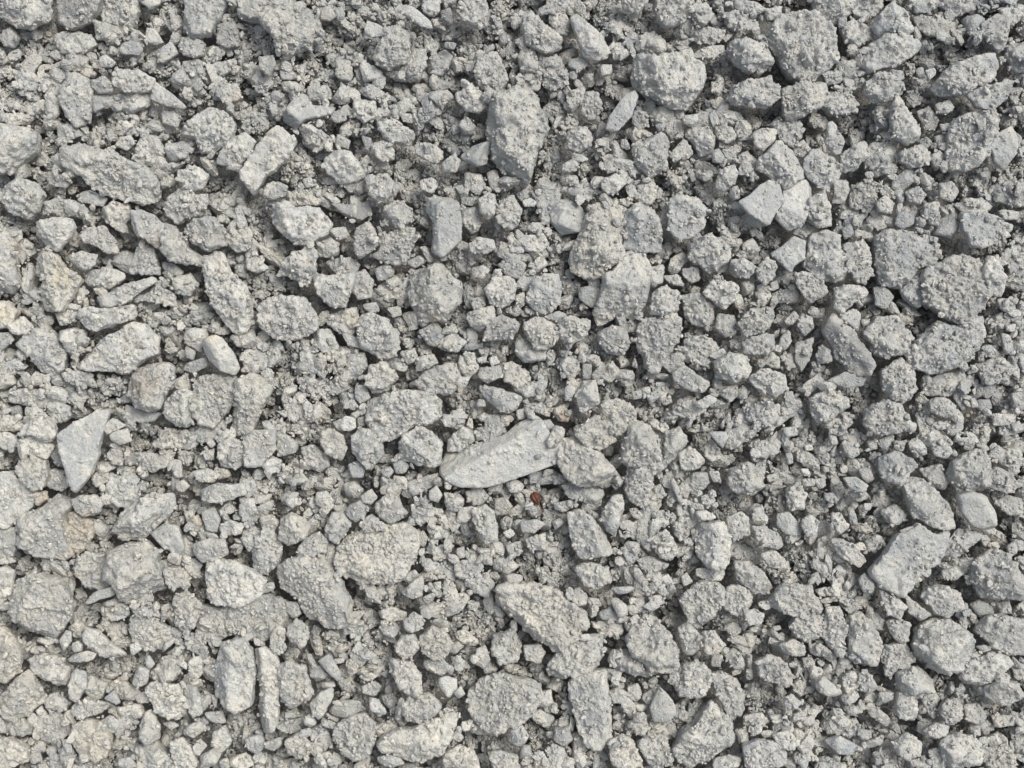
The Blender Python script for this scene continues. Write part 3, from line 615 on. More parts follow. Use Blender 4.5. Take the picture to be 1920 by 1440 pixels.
('w2m', '1334 529 1350 521 1383 537 1380 561 1358 580 1339 564 1320 550', 'bright rounded dice shaped stone, above right of the long crusty tooth'),
('n1c', '1552 173 1584 168 1606 195 1590 214 1557 214 1535 200', 'medium grey crusty wide lump, below right of the grit crusted boulder up top'),
('n1m', '1282 637 1318 629 1339 640 1350 661 1334 680 1312 675 1285 656', 'medium grey rough wide stone, just right of the long crusty tooth'),
('n1m', '108 65 146 60 173 70 180 84 160 98 116 100 107 84', 'medium grey rough long stone lying level, above the tall pale egg stone'),
('n2c', '1047 602 1068 594 1101 599 1106 615 1090 637 1068 645 1047 629', 'compact grey ball of crust, some way below the huge cream mound'),
('n1c', '1595 349 1636 336 1649 358 1630 390 1595 390', 'medium grey crusty slanted lump, some way right of the shark fin plate'),
('n2m', '1405 710 1427 691 1470 702 1473 729 1454 743 1422 729', 'pale stone striped with fine chips, some way below left of the dark smooth monolith'),
('n2c', '688 330 726 330 750 349 740 368 726 382 704 376 691 355', 'medium grey crusty compact lump, above left of the smooth grey prism'),
('n2c', '694 686 723 678 745 708 726 732 699 735 688 710', 'medium grey crusty compact lump, just above left of the cream streaked boulder'),
('n2m', '888 955 910 948 926 960 932 987 932 1014 910 1017 894 992 886 968', 'upright cream oval with a flat side, below the longest wedge slab'),
('n1m', '601 588 628 588 666 578 675 607 656 634 618 610', 'medium grey rough wide stone, just right of the wide crusty dome'),
('n1c', '230 852 271 849 314 852 317 871 287 884 257 873 236 873', 'medium grey crusty long lump lying level, right of the bluish shard pointing down'),
('b1s', '282 998 311 982 333 987 347 1025 336 1041 306 1025', 'dark bluish plate leaning under a clump, some way above left of the saddle bent boulder'),
('n2m', '406 835 433 819 455 835 458 862 444 879 414 873', 'medium grey rough compact stone, below the crusty kite shaped chunk'),
('n2m', '918 602 940 591 975 607 962 634 926 637 905 640', 'angular stone with a straight left side, below right of the large crusty dome'),
('n2c', '1652 1221 1660 1212 1695 1207 1717 1234 1701 1256 1682 1248 1665 1250 1652 1240', 'lump pierced by a small dark hole, just left of the big grit coated ball'),
('b1c', '1400 765 1432 751 1460 762 1457 789 1427 800 1400 789', 'medium bluish crusty wide lump, some way above the round grey mound'),
('b2s', '1144 217 1171 179 1190 171 1197 181 1182 219 1158 244 1136 241', 'bluish slab standing on its corner, just below left of the big bluish shouldered boulder'),
('n2m', '368 919 406 909 455 909 460 928 412 941 379 938', 'medium grey rough long stone lying level, some way below the crusty kite shaped chunk'),
('n2m', '1364 1101 1388 1099 1410 1115 1404 1148 1380 1153 1358 1137', 'medium grey rough compact stone, just right of the flat crowned boulder'),
('b1m', '257 464 287 466 298 502 298 515 265 512 238 510 252 485', 'medium bluish rough compact stone, some way below the long loaf shaped boulder'),
('n1c', '1860 349 1901 341 1936 352 1936 385 1901 387 1866 376', 'small grey crusty wide lump, above right of the blue grey trapezoid slab'),
('w2c', '1565 540 1590 537 1628 534 1630 550 1600 567 1579 588 1565 575', 'bright crusty arm reaching sideways, just above the dark smooth monolith'),
('n1c', '81 380 114 374 149 380 168 396 152 407 114 404 81 401', 'small grey crusty long lump lying level, below left of the long loaf shaped boulder'),
('n1m', '152 434 173 426 200 429 217 453 219 475 195 469 173 458 154 453', 'small grey rough long stone lying level, below the long loaf shaped boulder'),
('b2m', '897 724 926 728 970 741 979 749 967 764 951 773 932 766 910 746', 'grey arrowhead shaped chip, above the longest wedge slab'),
('n2c', '1079 1066 1106 1055 1139 1066 1144 1088 1123 1104 1096 1096', 'crusty ball under an overhang of chips, just below the creamy edged grey plane'),
('n2c', '937 377 962 368 975 391 975 412 959 431 940 423 926 404', 'small grey crusty compact lump, below the tall pillar shaped boulder'),
('b1m', '1779 1011 1795 992 1844 1001 1828 1014 1790 1047 1766 1039 1776 1025', 'small bluish rough long stone lying level, just right of the very large bluish slab'),
('n2c', '1226 550 1247 537 1272 550 1269 583 1247 588 1220 588', 'square topped gritty block, just above the long crusty tooth'),
('b1m', '1049 903 1085 909 1128 914 1131 930 1106 945 1063 930', 'small bluish rough long stone lying level, above the creamy edged grey plane'),
('n2m', '41 808 49 792 84 780 100 795 106 816 89 830 65 816 43 816', 'pale domed stone above a creamy ledge, just above left of the bluish shard pointing down'),
('n2c', '1247 811 1272 800 1288 827 1269 852 1253 873 1239 890 1244 852', 'small grey crusty long lump upright, just right of the heaped crumbly clump'),
('w2m', '1844 504 1855 480 1874 488 1882 523 1879 556 1860 550 1847 529', 'white crescent shaped plate on a boulder flank, just right of the grit capped boulder'),
('y2c', '832 1413 859 1397 888 1410 899 1440 834 1440', 'small cream crusty wide lump, just below right of the crescent boulder'),
('n1m', '160 512 198 502 233 512 233 523 206 540 173 537 157 526', 'small grey rough long stone lying level, some way above the dark ended sloping block'),
('n2c', '1516 372 1544 361 1554 385 1554 420 1535 426 1514 404', 'small grey crusty upright lump, right of the shark fin plate'),
('n2c', '710 233 742 225 777 252 769 271 737 268 715 252', 'small grey crusty long lump lying level, some way right of the bluish split stone'),
('b1m', '1001 366 1022 349 1049 374 1074 379 1060 390 1014 406', 'small bluish rough wide stone, just below right of the tall pillar shaped boulder'),
('n2s', '1220 1326 1236 1288 1253 1305 1265 1324 1266 1340 1250 1353 1226 1353', 'smooth grey teardrop shaped stone, below the craggy pyramid'),
('n2c', '669 426 691 415 704 439 707 458 699 469 672 483 664 469', 'small ball of grit, right of the cleft pale lump'),
('n2c', '718 396 726 380 753 377 769 391 772 415 748 426 726 418', 'crusty fist shaped lump, left of the smooth grey prism'),
('n2m', '366 1020 390 1011 420 1014 425 1039 406 1049 379 1055 363 1039', 'block split by a dark notch, some way above left of the saddle bent boulder'),
('n1m', '88 146 100 141 116 152 112 173 111 211 100 225 87 211', 'small grey rough long stone upright, just left of the tall pale egg stone'),
('b2m', '1131 960 1147 933 1166 925 1169 949 1160 979 1155 1006 1139 995 1129 974', 'thin curved bluish shell standing on edge, just above right of the creamy edged grey plane'),
('n2m', '704 944 726 928 745 933 758 957 753 971 731 979 710 971', 'round faceted ball, just above the huge yellowish boulder'),
('n1m', '1576 51 1600 38 1633 54 1636 70 1606 89 1587 79', 'small grey rough compact stone, just left of the bright bluish white block'),
('b1m', '1356 24 1380 22 1420 38 1420 60 1393 62 1364 51', 'small bluish rough long stone lying level, just left of the grit crusted boulder up top'),
('n1c', '279 1267 298 1245 325 1223 339 1256 320 1278 292 1283', 'small grey crusty slanted lump, below left of the saddle bent boulder'),
('w2m', '853 176 883 160 899 171 917 192 899 209 872 206 859 190', 'small pale rough wide stone, just below left of the craggy pear shaped lump'),
('n1c', '1193 70 1226 62 1244 79 1242 103 1207 108 1190 95', 'small grey crusty compact lump, just above left of the big bluish shouldered boulder'),
('n2c', '1489 512 1516 512 1546 534 1546 550 1519 567 1500 545', 'grainy egg shaped lump, above left of the dark smooth monolith'),
('b1m', '970 632 997 637 1021 653 1024 675 981 678 967 661', 'small bluish rough wide stone, some way above the longest wedge slab'),
('y2m', '601 814 618 803 642 816 650 841 639 862 620 857 604 833', 'small cream rough slanted stone, below left of the cream streaked boulder'),
('n1m', '16 746 35 730 70 730 92 751 81 765 49 760 22 754', 'small grey rough long stone lying level, above left of the bluish shard pointing down'),
('n2c', '320 1394 341 1386 363 1408 371 1435 352 1451 325 1429', 'small grey crusty slanted lump, some way below left of the upright stone barrel'),
('w2m', '32 827 62 816 89 825 99 838 87 860 54 852 32 838', 'small pale rough long stone lying level, just left of the bluish shard pointing down'),
('n2m', '1261 697 1285 687 1331 721 1318 735 1290 729 1266 716', 'pale oblique wedge of stone, below right of the long crusty tooth'),
('y1m', '187 399 217 380 241 382 244 404 230 426 252 442 217 429', 'small cream rough slanted stone, just below the long loaf shaped boulder'),
('n2m', '558 1033 569 1011 596 998 615 1011 610 1033 585 1041 561 1049', 'small grey rough slanted stone, just above the steep boulder'),
('n2m', '1852 887 1871 876 1896 890 1912 911 1893 925 1855 914', 'small grey rough wide stone, just above right of the bright white egg stone'),
('y1c', '933 686 960 678 987 697 993 713 971 729 944 710', 'small cream crusty wide lump, above the longest wedge slab'),
('n2m', '1552 1003 1568 1006 1606 1025 1625 1052 1609 1063 1573 1041', 'slanting pile of flaky layers, just left of the very large bluish slab'),
('n1m', '905 779 943 779 948 811 932 825 899 825 910 800', 'small grey rough compact stone, just above the longest wedge slab'),
('b1m', '1687 540 1725 512 1733 545 1736 567 1720 575 1698 561', 'small bluish rough compact stone, just left of the grit capped boulder'),
('n1m', '111 624 144 615 162 624 152 648 135 678 125 664', 'small grey rough upright stone, just left of the dark ended sloping block'),
('b2m', '610 992 623 963 642 960 656 982 645 1003 631 1020 612 1006', 'grey blue nugget, just above left of the huge yellowish boulder'),
('n2m', '133 1324 162 1310 211 1321 211 1329 173 1340 152 1348 135 1337', 'small grey rough long stone lying level, just above the smooth brown grey boulder'),
('n1m', '1290 241 1326 238 1339 260 1334 287 1312 290 1299 268', 'small grey rough compact stone, below right of the big bluish shouldered boulder'),
('w2m', '1079 741 1096 716 1117 714 1123 754 1109 765 1085 765', 'bowl shaped pale stone, some way above right of the longest wedge slab'),
('b1m', '-16 990 27 990 32 1011 24 1041 0 1052 -16 1052', 'small bluish rough upright stone, just left of the big pale cube boulder'),
('n2c', '1220 1011 1250 995 1266 1020 1274 1041 1250 1052 1228 1033', 'small grey crusty compact lump, left of the pale cylinder boulder'),
('n2m', '1364 971 1388 960 1404 971 1404 1001 1377 1014 1364 992', 'small grey rough compact stone, just above right of the pale cylinder boulder'),
('n2c', '1579 292 1600 271 1625 271 1628 292 1600 320 1576 320', 'small grey crusty slanted lump, some way above right of the shark fin plate'),
('n2m', '1682 1302 1703 1294 1722 1318 1714 1351 1687 1345 1679 1321', 'pale fluted chunk pointing up, below left of the big grit coated ball'),
('n2m', '1272 1177 1293 1169 1312 1191 1312 1218 1290 1229 1277 1210', 'small grey rough upright stone, just below the flat crowned boulder'),
('n1m', '450 667 477 653 504 667 498 699 466 699', 'small grey rough compact stone, just right of the yellow tipped pebble'),
('b2m', '1393 642 1426 626 1450 629 1450 653 1439 664 1396 663', 'pale box with a round hole in its top left of dark smooth monolith'),
('n1m', '412 41 433 35 447 51 447 81 428 89 406 79', 'small grey rough upright stone, just below right of the big bluish rounded chunk'),
('b2s', '864 292 888 274 926 264 926 282 913 290 913 306 894 311 872 301', 'bluish anvil shaped stone, just below left of the tall pillar shaped boulder'),
('n2m', '336 322 363 311 390 328 379 352 360 358 339 344', 'small grey rough compact stone, right of the long loaf shaped boulder'),
('n1c', '238 567 271 550 295 537 325 550 330 575 298 567 260 564', 'small grey crusty long lump lying level, above right of the dark ended sloping block'),
('n2m', '1687 287 1725 271 1744 287 1739 309 1711 314 1692 303', 'small grey rough wide stone, left of the massive grey boulder'),
('n2c', '1674 1394 1701 1375 1728 1394 1722 1413 1703 1424 1682 1413', 'small grey crusty compact lump, some way below the big grit coated ball'),
('y2c', '536 1389 566 1370 582 1397 577 1416 555 1424 539 1408', 'small cream crusty compact lump, below right of the slim pillar slab'),
('n1m', '1600 -16 1652 -16 1652 16 1630 41 1603 27', 'small grey rough compact stone, just above left of the bright bluish white block'),
('b1m', '343 114 371 111 382 122 374 157 347 160 339 135', 'small bluish rough compact stone, below the big bluish rounded chunk'),
('n1m', '566 838 588 835 615 857 615 873 596 884 574 873', 'small grey rough slanted stone, some way below left of the cream streaked boulder'),
('b0c', '1079 1408 1123 1399 1139 1421 1117 1437 1085 1435', 'small bluish crusty wide lump, just below the tall cream edged slab'),
('n1m', '352 803 390 795 414 798 412 819 379 830 355 819', 'small grey rough long stone lying level, just below the crusty kite shaped chunk'),
('n2c', '1066 246 1087 236 1106 249 1109 271 1087 284 1068 279 1063 260', 'small grey crusty compact lump, right of the tall pillar shaped boulder'),
('n1c', '1261 760 1293 741 1304 751 1323 768 1296 784 1266 779', 'small grey crusty wide lump, above right of the heaped crumbly clump'),
('n1m', '1763 -16 1825 -16 1825 16 1793 30 1763 14', 'small grey rough wide stone, right of the bright bluish white block'),
('d1s', '620 380 656 385 691 377 696 399 672 418 642 401', 'small dark smooth long chip lying level, right of the cleft pale lump'),
('n2m', '135 938 152 930 179 930 192 946 184 963 160 968 141 957', 'small oval bun shaped stone, just above right of the big pale cube boulder'),
('n2m', '875 588 905 578 926 572 926 599 899 621 883 610', 'small grey rough slanted stone, below right of the large crusty dome'),
('n1c', '0 1348 43 1345 65 1370 43 1380 5 1370', 'small grey crusty long lump lying level, left of the smooth brown grey boulder'),
('b1m', '1460 230 1500 228 1503 257 1487 276 1462 260', 'small bluish rough compact stone, some way above the shark fin plate'),
('n1m', '1568 119 1600 114 1617 133 1606 152 1584 154 1565 141', 'small grey rough compact stone, just below left of the large grit strewn wedge'),
('b1m', '840 825 867 800 888 808 888 827 861 844 840 846', 'small bluish rough slanted stone, just left of the longest wedge slab'),
('n1c', '1885 89 1915 81 1936 89 1936 130 1901 135 1882 114', 'small grey crusty compact lump, just above right of the finger shaped stone'),
('n1m', '970 108 986 87 1008 95 1008 135 978 141', 'small grey rough upright stone, right of the craggy pear shaped lump'),
('n1m', '585 621 618 618 634 648 618 672 593 648', 'small grey rough slanted stone, just below right of the wide crusty dome'),
('y1c', '539 360 574 355 601 366 596 385 547 385', 'small cream crusty long lump lying level, just above the cleft pale lump'),
('n2m', '263 1361 268 1342 282 1332 298 1364 298 1386 274 1394 263 1378', 'pale pointed pebble shaped like a house, right of the smooth brown grey boulder'),
('n2m', '1411 987 1432 987 1457 1001 1470 1020 1457 1030 1432 1022 1416 1006', 'pale folded stone shaped like a loaf, right of the pale cylinder boulder'),
('n1m', '230 179 279 176 282 195 244 214 225 206', 'small grey rough long stone lying level, right of the tall pale egg stone'),
('n1m', '666 187 702 190 707 217 683 230 658 211', 'small grey rough compact stone, right of the bluish split stone'),
('n2s', '286 162 294 156 322 176 349 200 339 204 303 195 283 184', 'smooth triangular sliver, some way right of the tall pale egg stone'),
('n2c', '1766 1321 1790 1307 1804 1324 1801 1353 1779 1359 1763 1340', 'small grey crusty compact lump, below the big grit coated ball'),
('n1c', '1282 62 1323 54 1356 57 1358 70 1334 84 1307 79', 'small grey crusty long lump lying level, above right of the big bluish shouldered boulder'),
('n1m', '669 512 685 507 699 526 696 556 672 559 661 545', 'small grey rough upright stone, left of the large crusty dome'),
('n2m', '1272 852 1293 838 1312 852 1323 868 1301 881 1277 879', 'pale chunk with a bright nose, right of the heaped crumbly clump'),
('n2m', '1744 751 1768 746 1795 760 1790 781 1771 781 1744 770', 'pale wedge with a bright nose facing up below right of dark smooth monolith'),
('n1m', '653 667 683 661 688 691 666 713 645 697', 'small grey rough compact stone, above left of the cream streaked boulder'),
('n2m', '1649 1104 1676 1112 1698 1139 1687 1161 1665 1150 1655 1129', 'small grey rough long stone leaning, just below the very large bluish slab'),
('n1m', '1725 879 1763 871 1766 887 1779 900 1771 917 1749 914 1733 895', 'small grey rough slanted stone, just above the potato shaped boulder'),
]
# lesser stones of the gravel
SMALL = [
('n2c', '-16 1066 14 1065 27 1074 19 1112 0 1137 -16 1137'),
('n1c', '1096 176 1117 173 1128 195 1123 214 1106 225 1090 211 1093 190'),
('n1m', '1282 903 1299 887 1328 887 1328 906 1301 930 1285 917'),
('y1c', '-16 572 16 564 32 586 22 615 -16 618'),
('n1c', '1790 385 1812 372 1844 374 1860 388 1844 399 1806 401'),
('n1m', '1863 941 1888 928 1915 936 1920 968 1888 963'),
('n2c', '422 439 455 431 471 448 469 466 444 472 425 458'),
('d0c', '1147 1326 1171 1321 1185 1348 1177 1375 1155 1370'),
('n1m', '295 808 325 803 344 816 341 841 306 839'),
('n1m', '339 70 360 68 382 81 382 103 358 108 336 95'),
('n2m', '740 1212 753 1194 777 1191 786 1212 769 1237 750 1229'),
('n1m', '1052 355 1085 344 1117 344 1120 358 1106 374 1074 368'),
('n1c', '1552 1375 1573 1353 1606 1348 1614 1375 1590 1383'),
('b1m', '1366 808 1388 798 1412 800 1404 819 1377 841 1361 838'),
('n1m', '1860 852 1888 841 1915 846 1915 873 1877 873'),
('n1m', '960 152 987 135 1014 141 1012 165 987 171 963 162'),
('n2m', '344 1288 363 1286 376 1307 379 1337 360 1345 349 1315'),
('n1m', '966 439 998 442 1017 437 1028 458 1014 472 987 469'),
('n1c', '531 757 555 749 574 757 580 776 555 789 534 779'),
('b1s', '1457 965 1479 960 1503 990 1500 1003 1470 1001 1457 984'),
('n2m', '1552 233 1562 226 1573 249 1583 265 1576 287 1562 290 1549 265'),
('n1m', '176 38 195 41 222 51 228 68 211 73 179 73'),
('n1m', '615 1332 642 1315 672 1315 680 1332 650 1345 628 1342'),
('n2m', '130 1286 138 1256 160 1261 162 1283 146 1315 133 1310'),
('n1c', '612 491 656 483 672 496 666 512 634 518'),
('n1c', '1473 917 1495 906 1511 925 1506 955 1481 955'),
('w2s', '742 11 753 4 777 16 805 38 810 53 788 49 764 32 748 22'),
('n2c', '539 1177 555 1161 577 1175 577 1196 566 1212 545 1202'),
('n1m', '851 1055 888 1049 905 1063 888 1085 856 1079'),
('n1m', '867 393 891 388 903 404 897 431 883 439 867 415'),
('n1m', '160 1261 184 1275 200 1283 190 1310 171 1310 160 1294'),
('n2m', '916 1413 937 1408 970 1418 970 1445 926 1445'),
('b1s', '1085 540 1109 537 1125 526 1123 572 1106 575 1087 561'),
('n2m', '1663 1166 1687 1161 1706 1169 1706 1188 1691 1210 1676 1196'),
('n1m', '325 523 355 512 371 534 355 553 328 550'),
('b1s', '1763 412 1785 401 1795 426 1785 448 1749 439'),
('n1m', '404 162 444 157 452 184 428 195 406 181'),
('n2m', '777 271 805 268 829 284 830 298 813 306 783 290'),
('b1s', '1544 1389 1573 1380 1606 1397 1600 1416 1573 1413'),
('n1c', '960 721 1014 716 1020 740 974 745'),
('n1m', '1492 645 1525 634 1519 670 1503 699 1492 675'),
('n1m', '764 906 791 895 824 887 821 903 802 917 775 930'),
('n1m', '123 103 152 99 165 111 162 133 135 134 122 119'),
('n1m', '349 615 385 618 390 637 374 659 349 642'),
('d1m', '1720 209 1741 200 1763 222 1752 244 1728 241'),
('n2m', '127 475 152 472 181 477 176 496 157 507 135 494'),
('n1c', '1717 776 1736 773 1760 814 1747 827 1725 808'),
('b1m', '802 645 786 621 818 605 834 624 818 648'),
('n2m', '582 1321 601 1299 623 1291 624 1305 610 1332 599 1348 585 1337'),
('n1c', '883 1088 913 1074 926 1096 916 1120 888 1110'),
('n1m', '818 637 851 626 875 642 856 661 824 653'),
('n2m', '1411 249 1430 241 1454 244 1451 263 1432 282 1416 274'),
('b2s', '1552 713 1584 699 1622 708 1617 724 1584 726'),
('n1m', '932 496 967 485 986 496 975 523 954 518'),
('w2m', '1128 339 1152 328 1171 329 1174 341 1158 360 1139 363 1128 352'),
('n1m', '1709 -11 1758 -16 1766 5 1741 24 1714 24'),
('n1m', '-16 214 54 213 65 222 54 233 16 233 -16 238'),
('b1s', '309 279 341 263 358 274 349 295 320 303'),
('n2c', '1350 320 1374 311 1383 325 1374 344 1356 358 1339 352'),
('n1m', '27 144 51 130 73 146 68 171 38 165'),
('n1c', '1112 1169 1144 1164 1169 1172 1163 1191 1128 1194'),
('n1m', '861 672 888 661 897 691 880 710 859 697'),
('n1m', '236 760 271 773 303 773 287 789 255 792 236 781'),
('b1m', '95 879 119 884 130 909 114 922 89 911'),
('n1m', '1347 588 1377 594 1380 624 1361 632 1342 615'),
('b1s', '1674 341 1698 317 1722 317 1711 341 1692 358 1674 355'),
('y2c', '507 1191 523 1175 536 1185 531 1223 515 1229 507 1212'),
('n2c', '1318 1185 1339 1183 1356 1207 1345 1226 1323 1223'),
('n1m', '1228 203 1255 200 1261 217 1250 238 1226 233 1217 217'),
('n2m', '1372 488 1393 485 1418 502 1404 521 1383 518 1369 502'),
('n2m', '899 374 916 362 929 366 929 399 916 411 899 396'),
('n1c', '1882 512 1915 502 1931 523 1909 545 1888 534'),
('n1m', '114 702 152 694 173 702 168 724 135 721'),
('b1s', '1638 540 1657 537 1676 556 1660 580 1641 572'),
('n2c', '1420 502 1437 485 1456 494 1453 518 1434 534 1420 518'),
('n1m', '1030 27 1060 24 1068 46 1063 65 1044 62 1030 41'),
('n1m', '1052 670 1082 670 1087 697 1068 713 1049 686'),
('n1m', '401 1372 422 1361 433 1391 414 1413 398 1397'),
('n1c', '89 770 103 754 130 762 130 784 114 792 95 787'),
('t0m', '68 41 100 35 108 60 103 84 87 73'),
('n1m', '433 634 474 615 482 642 471 653 447 651'),
('n1m', '1022 -16 1066 -16 1066 16 1047 32 1028 24'),
('n1m', '108 238 130 233 168 252 141 257 108 268'),
('n1m', '1806 1324 1831 1318 1847 1337 1839 1359 1809 1348'),
('b1m', '794 1240 826 1231 845 1253 829 1267 799 1256'),
('y1c', '0 779 22 781 43 795 35 808 0 808'),
('n0m', '260 225 298 225 314 244 292 255 265 246'),
('n2m', '1579 1272 1595 1259 1611 1267 1611 1291 1600 1305 1581 1296'),
('b1m', '772 960 796 946 815 952 813 971 791 983 775 976'),
('n1m', '596 458 620 448 634 456 634 477 618 483 596 477'),
('w2s', '1530 1283 1544 1269 1573 1291 1584 1305 1573 1309 1549 1303 1533 1294'),
('n1m', '219 1329 260 1318 271 1337 252 1353 225 1342'),
('n1m', '872 325 899 325 910 347 899 366 872 352'),
('n2c', '1299 8 1323 8 1339 27 1320 49 1299 30'),
('n1m', '1171 992 1196 976 1220 987 1215 1006 1188 1011'),
('n2m', '699 271 721 263 737 282 738 298 718 301 696 284'),
('n1m', '1395 1342 1427 1337 1443 1353 1416 1370 1395 1361'),
('n1c', '1377 0 1420 5 1437 19 1410 30 1380 16'),
('n1c', '238 949 255 941 263 960 260 987 225 974'),
('w2m', '880 458 899 445 924 450 929 464 913 475 883 472'),
('y2m', '1299 100 1326 87 1356 83 1358 95 1337 108 1307 108'),
('n1m', '79 1310 108 1299 125 1315 125 1332 92 1332'),
('n2c', '309 1066 336 1064 344 1082 336 1101 314 1101'),
('n1m', '1063 173 1096 162 1096 190 1074 209 1063 195'),
('b1s', '379 960 401 949 412 974 406 998 387 992'),
('n1m', '1307 1066 1361 1066 1356 1085 1328 1090 1307 1079'),
('b1m', '1804 35 1833 30 1847 43 1833 65 1812 62'),
('n2m', '1449 1380 1481 1370 1495 1391 1487 1405 1462 1402'),
('n1m', '899 691 937 686 943 705 913 718 897 708'),
('n2m', '1698 1112 1725 1137 1747 1153 1725 1164 1703 1148'),
('n1c', '520 819 536 816 558 830 555 846 531 854 520 844'),
('n2m', '753 1110 772 1093 794 1077 791 1118 775 1122 756 1116'),
('n1m', '1196 1049 1220 1044 1255 1060 1231 1071 1204 1068'),
('b1m', '1652 957 1679 946 1698 965 1682 982 1663 979'),
('n2s', '1562 341 1587 337 1590 358 1584 382 1562 379 1565 358'),
('n1m', '840 1123 867 1112 880 1120 864 1145 845 1156'),
('n1m', '807 111 834 93 848 106 840 127 810 130'),
('n2m', '1763 344 1785 339 1798 360 1785 376 1763 371'),
('n1c', '1725 1310 1752 1296 1763 1313 1747 1334 1725 1337'),
('d1m', '1446 550 1479 540 1498 545 1492 567 1457 567'),
('n1m', '572 257 601 244 626 260 612 274 596 271 574 271'),
('n2c', '756 1164 775 1148 791 1156 794 1172 777 1185 758 1183'),
('n2c', '1733 382 1763 380 1760 423 1744 418 1733 401'),
('n2m', '653 949 677 938 688 949 683 968 666 979 650 965'),
('n1m', '982 1212 1009 1207 1022 1223 1012 1242 987 1237'),
('n1m', '628 111 656 114 661 141 656 152 634 146'),
('b2s', '596 1240 618 1226 639 1264 634 1278 618 1264'),
('n1c', '707 1148 731 1137 761 1150 756 1164 726 1164 712 1158'),
('n1m', '1196 349 1217 344 1231 366 1217 385 1198 379'),
('n2m', '498 352 512 339 539 349 534 366 512 374 496 366'),
('n1m', '564 675 591 667 607 686 593 699 569 699'),
('n2m', '1427 1039 1449 1030 1473 1052 1470 1066 1443 1063'),
('b1s', '149 360 173 358 200 371 192 387 157 379'),
('n1m', '1356 1226 1377 1215 1393 1234 1396 1256 1372 1250'),
('w2s', '1571 594 1600 579 1611 586 1614 626 1590 605'),
('n1m', '1258 214 1277 230 1280 249 1261 263 1247 244'),
('n2m', '171 152 195 144 214 160 210 172 187 175 172 164'),
('w1s', '680 111 694 122 715 133 715 146 683 152 676 127'),
('n0m', '190 1166 230 1169 236 1191 217 1202 195 1177'),
('n1m', '1258 485 1282 472 1293 485 1277 502 1263 521 1253 502'),
('n1m', '450 933 474 936 482 960 466 971 450 965'),
('n1c', '1790 1049 1822 1047 1828 1066 1806 1079 1787 1068'),
('n1m', '16 610 43 594 62 613 49 626 24 626'),
('n2m', '1460 1210 1487 1199 1508 1212 1508 1229 1476 1226'),
('n1m', '100 835 114 822 119 846 122 876 108 873 95 860'),
('n2c', '1166 -16 1217 -16 1215 5 1193 24 1169 16'),
('d1m', '872 922 899 911 916 933 897 949 880 941'),
('n1m', '355 1234 379 1229 379 1261 366 1280 355 1261'),
('n2s', '154 1131 173 1112 209 1100 221 1107 211 1118 190 1123 162 1135'),
('n1m', '1337 1424 1366 1416 1391 1424 1383 1440 1339 1440'),
('n1m', '834 936 856 922 870 936 864 960 840 957'),
('b1s', '225 79 260 79 267 92 260 103 228 100'),
('y1m', '928 936 949 933 960 949 949 965 928 965'),
('n1m', '1860 776 1906 776 1901 795 1866 798'),
('b1m', '460 1386 488 1375 498 1397 482 1416 466 1405'),
('n2m', '1611 1261 1633 1267 1646 1288 1633 1302 1614 1294'),
('n1m', '344 1202 368 1185 385 1212 374 1226 355 1218'),
('t1c', '203 1283 230 1269 249 1296 230 1310 217 1294'),
('n1m', '1123 691 1150 680 1166 699 1144 716 1125 705'),
('b1s', '295 98 322 79 333 100 306 119 295 114'),
('w2s', '837 1269 856 1275 856 1291 842 1307 824 1288 824 1272'),
('n1c', '1549 784 1579 787 1590 814 1568 816 1552 803'),
('n1m', '1527 1030 1552 1025 1565 1044 1552 1060 1530 1052'),
('n2m', '1025 827 1041 798 1060 806 1055 822 1039 841 1025 838'),
('n2m', '957 1367 979 1361 990 1380 979 1399 960 1394'),
('n1c', '1487 423 1516 418 1530 434 1508 450 1489 437'),
('n1m', '1391 458 1412 448 1423 469 1412 488 1393 480'),
('n1m', '639 336 683 333 688 349 656 360'),
('n1m', '669 168 696 160 721 173 718 190 696 187'),
('b1c', '1041 1367 1068 1361 1071 1386 1055 1399 1039 1386'),
('n1m', '450 898 477 900 482 919 466 933 450 925'),
('b0m', '1006 887 1036 879 1049 890 1036 906 1012 909'),
('n1m', '412 987 433 976 458 984 450 1001 417 1003'),
('b0m', '306 41 336 30 345 49 339 65 325 65'),
('w1m', '805 173 840 168 851 184 826 198 805 184'),
('n2m', '984 1011 1022 1001 1022 1030 995 1033'),
('n2m', '1506 974 1519 965 1533 976 1530 1003 1514 1006 1503 987'),
('b1s', '1817 1134 1833 1126 1866 1134 1860 1150 1833 1153'),
('n1m', '360 884 390 879 412 890 401 903 374 903'),
('n1m', '1415 830 1437 825 1448 841 1437 860 1415 854'),
('n1m', '1188 206 1212 211 1215 233 1198 244 1185 230'),
('n1m', '5 57 24 51 35 70 24 89 3 81'),
('n1m', '788 1049 807 1049 834 1063 829 1079 802 1074'),
('b0m', '993 1337 1014 1332 1039 1345 1028 1364 1003 1353'),
('n2m', '623 792 650 781 666 784 666 800 656 808 634 806'),
('n1m', '301 209 325 206 339 222 330 238 306 230'),
('n1c', '1562 1107 1579 1096 1598 1120 1592 1139 1573 1129'),
('w2s', '206 814 238 803 246 827 225 834 209 825'),
('y1c', '431 1421 460 1413 477 1429 460 1443 433 1440'),
('n2m', '485 106 512 103 516 122 504 144 488 127'),
('n1m', '1625 407 1660 404 1671 423 1649 431 1625 418'),
('n2m', '672 982 694 965 710 974 707 995 683 998'),
('b1s', '172 184 195 176 211 181 206 195 176 211'),
('n2m', '1730 1372 1755 1356 1779 1361 1776 1378 1749 1382'),
('b1s', '352 680 387 670 390 686 363 699 341 694'),
('b1m', '1774 792 1806 787 1806 806 1785 819 1771 808'),
('n1m', '1323 835 1334 825 1347 841 1350 860 1334 865 1320 854'),
('n2m', '1393 1148 1415 1142 1434 1153 1426 1169 1404 1172'),
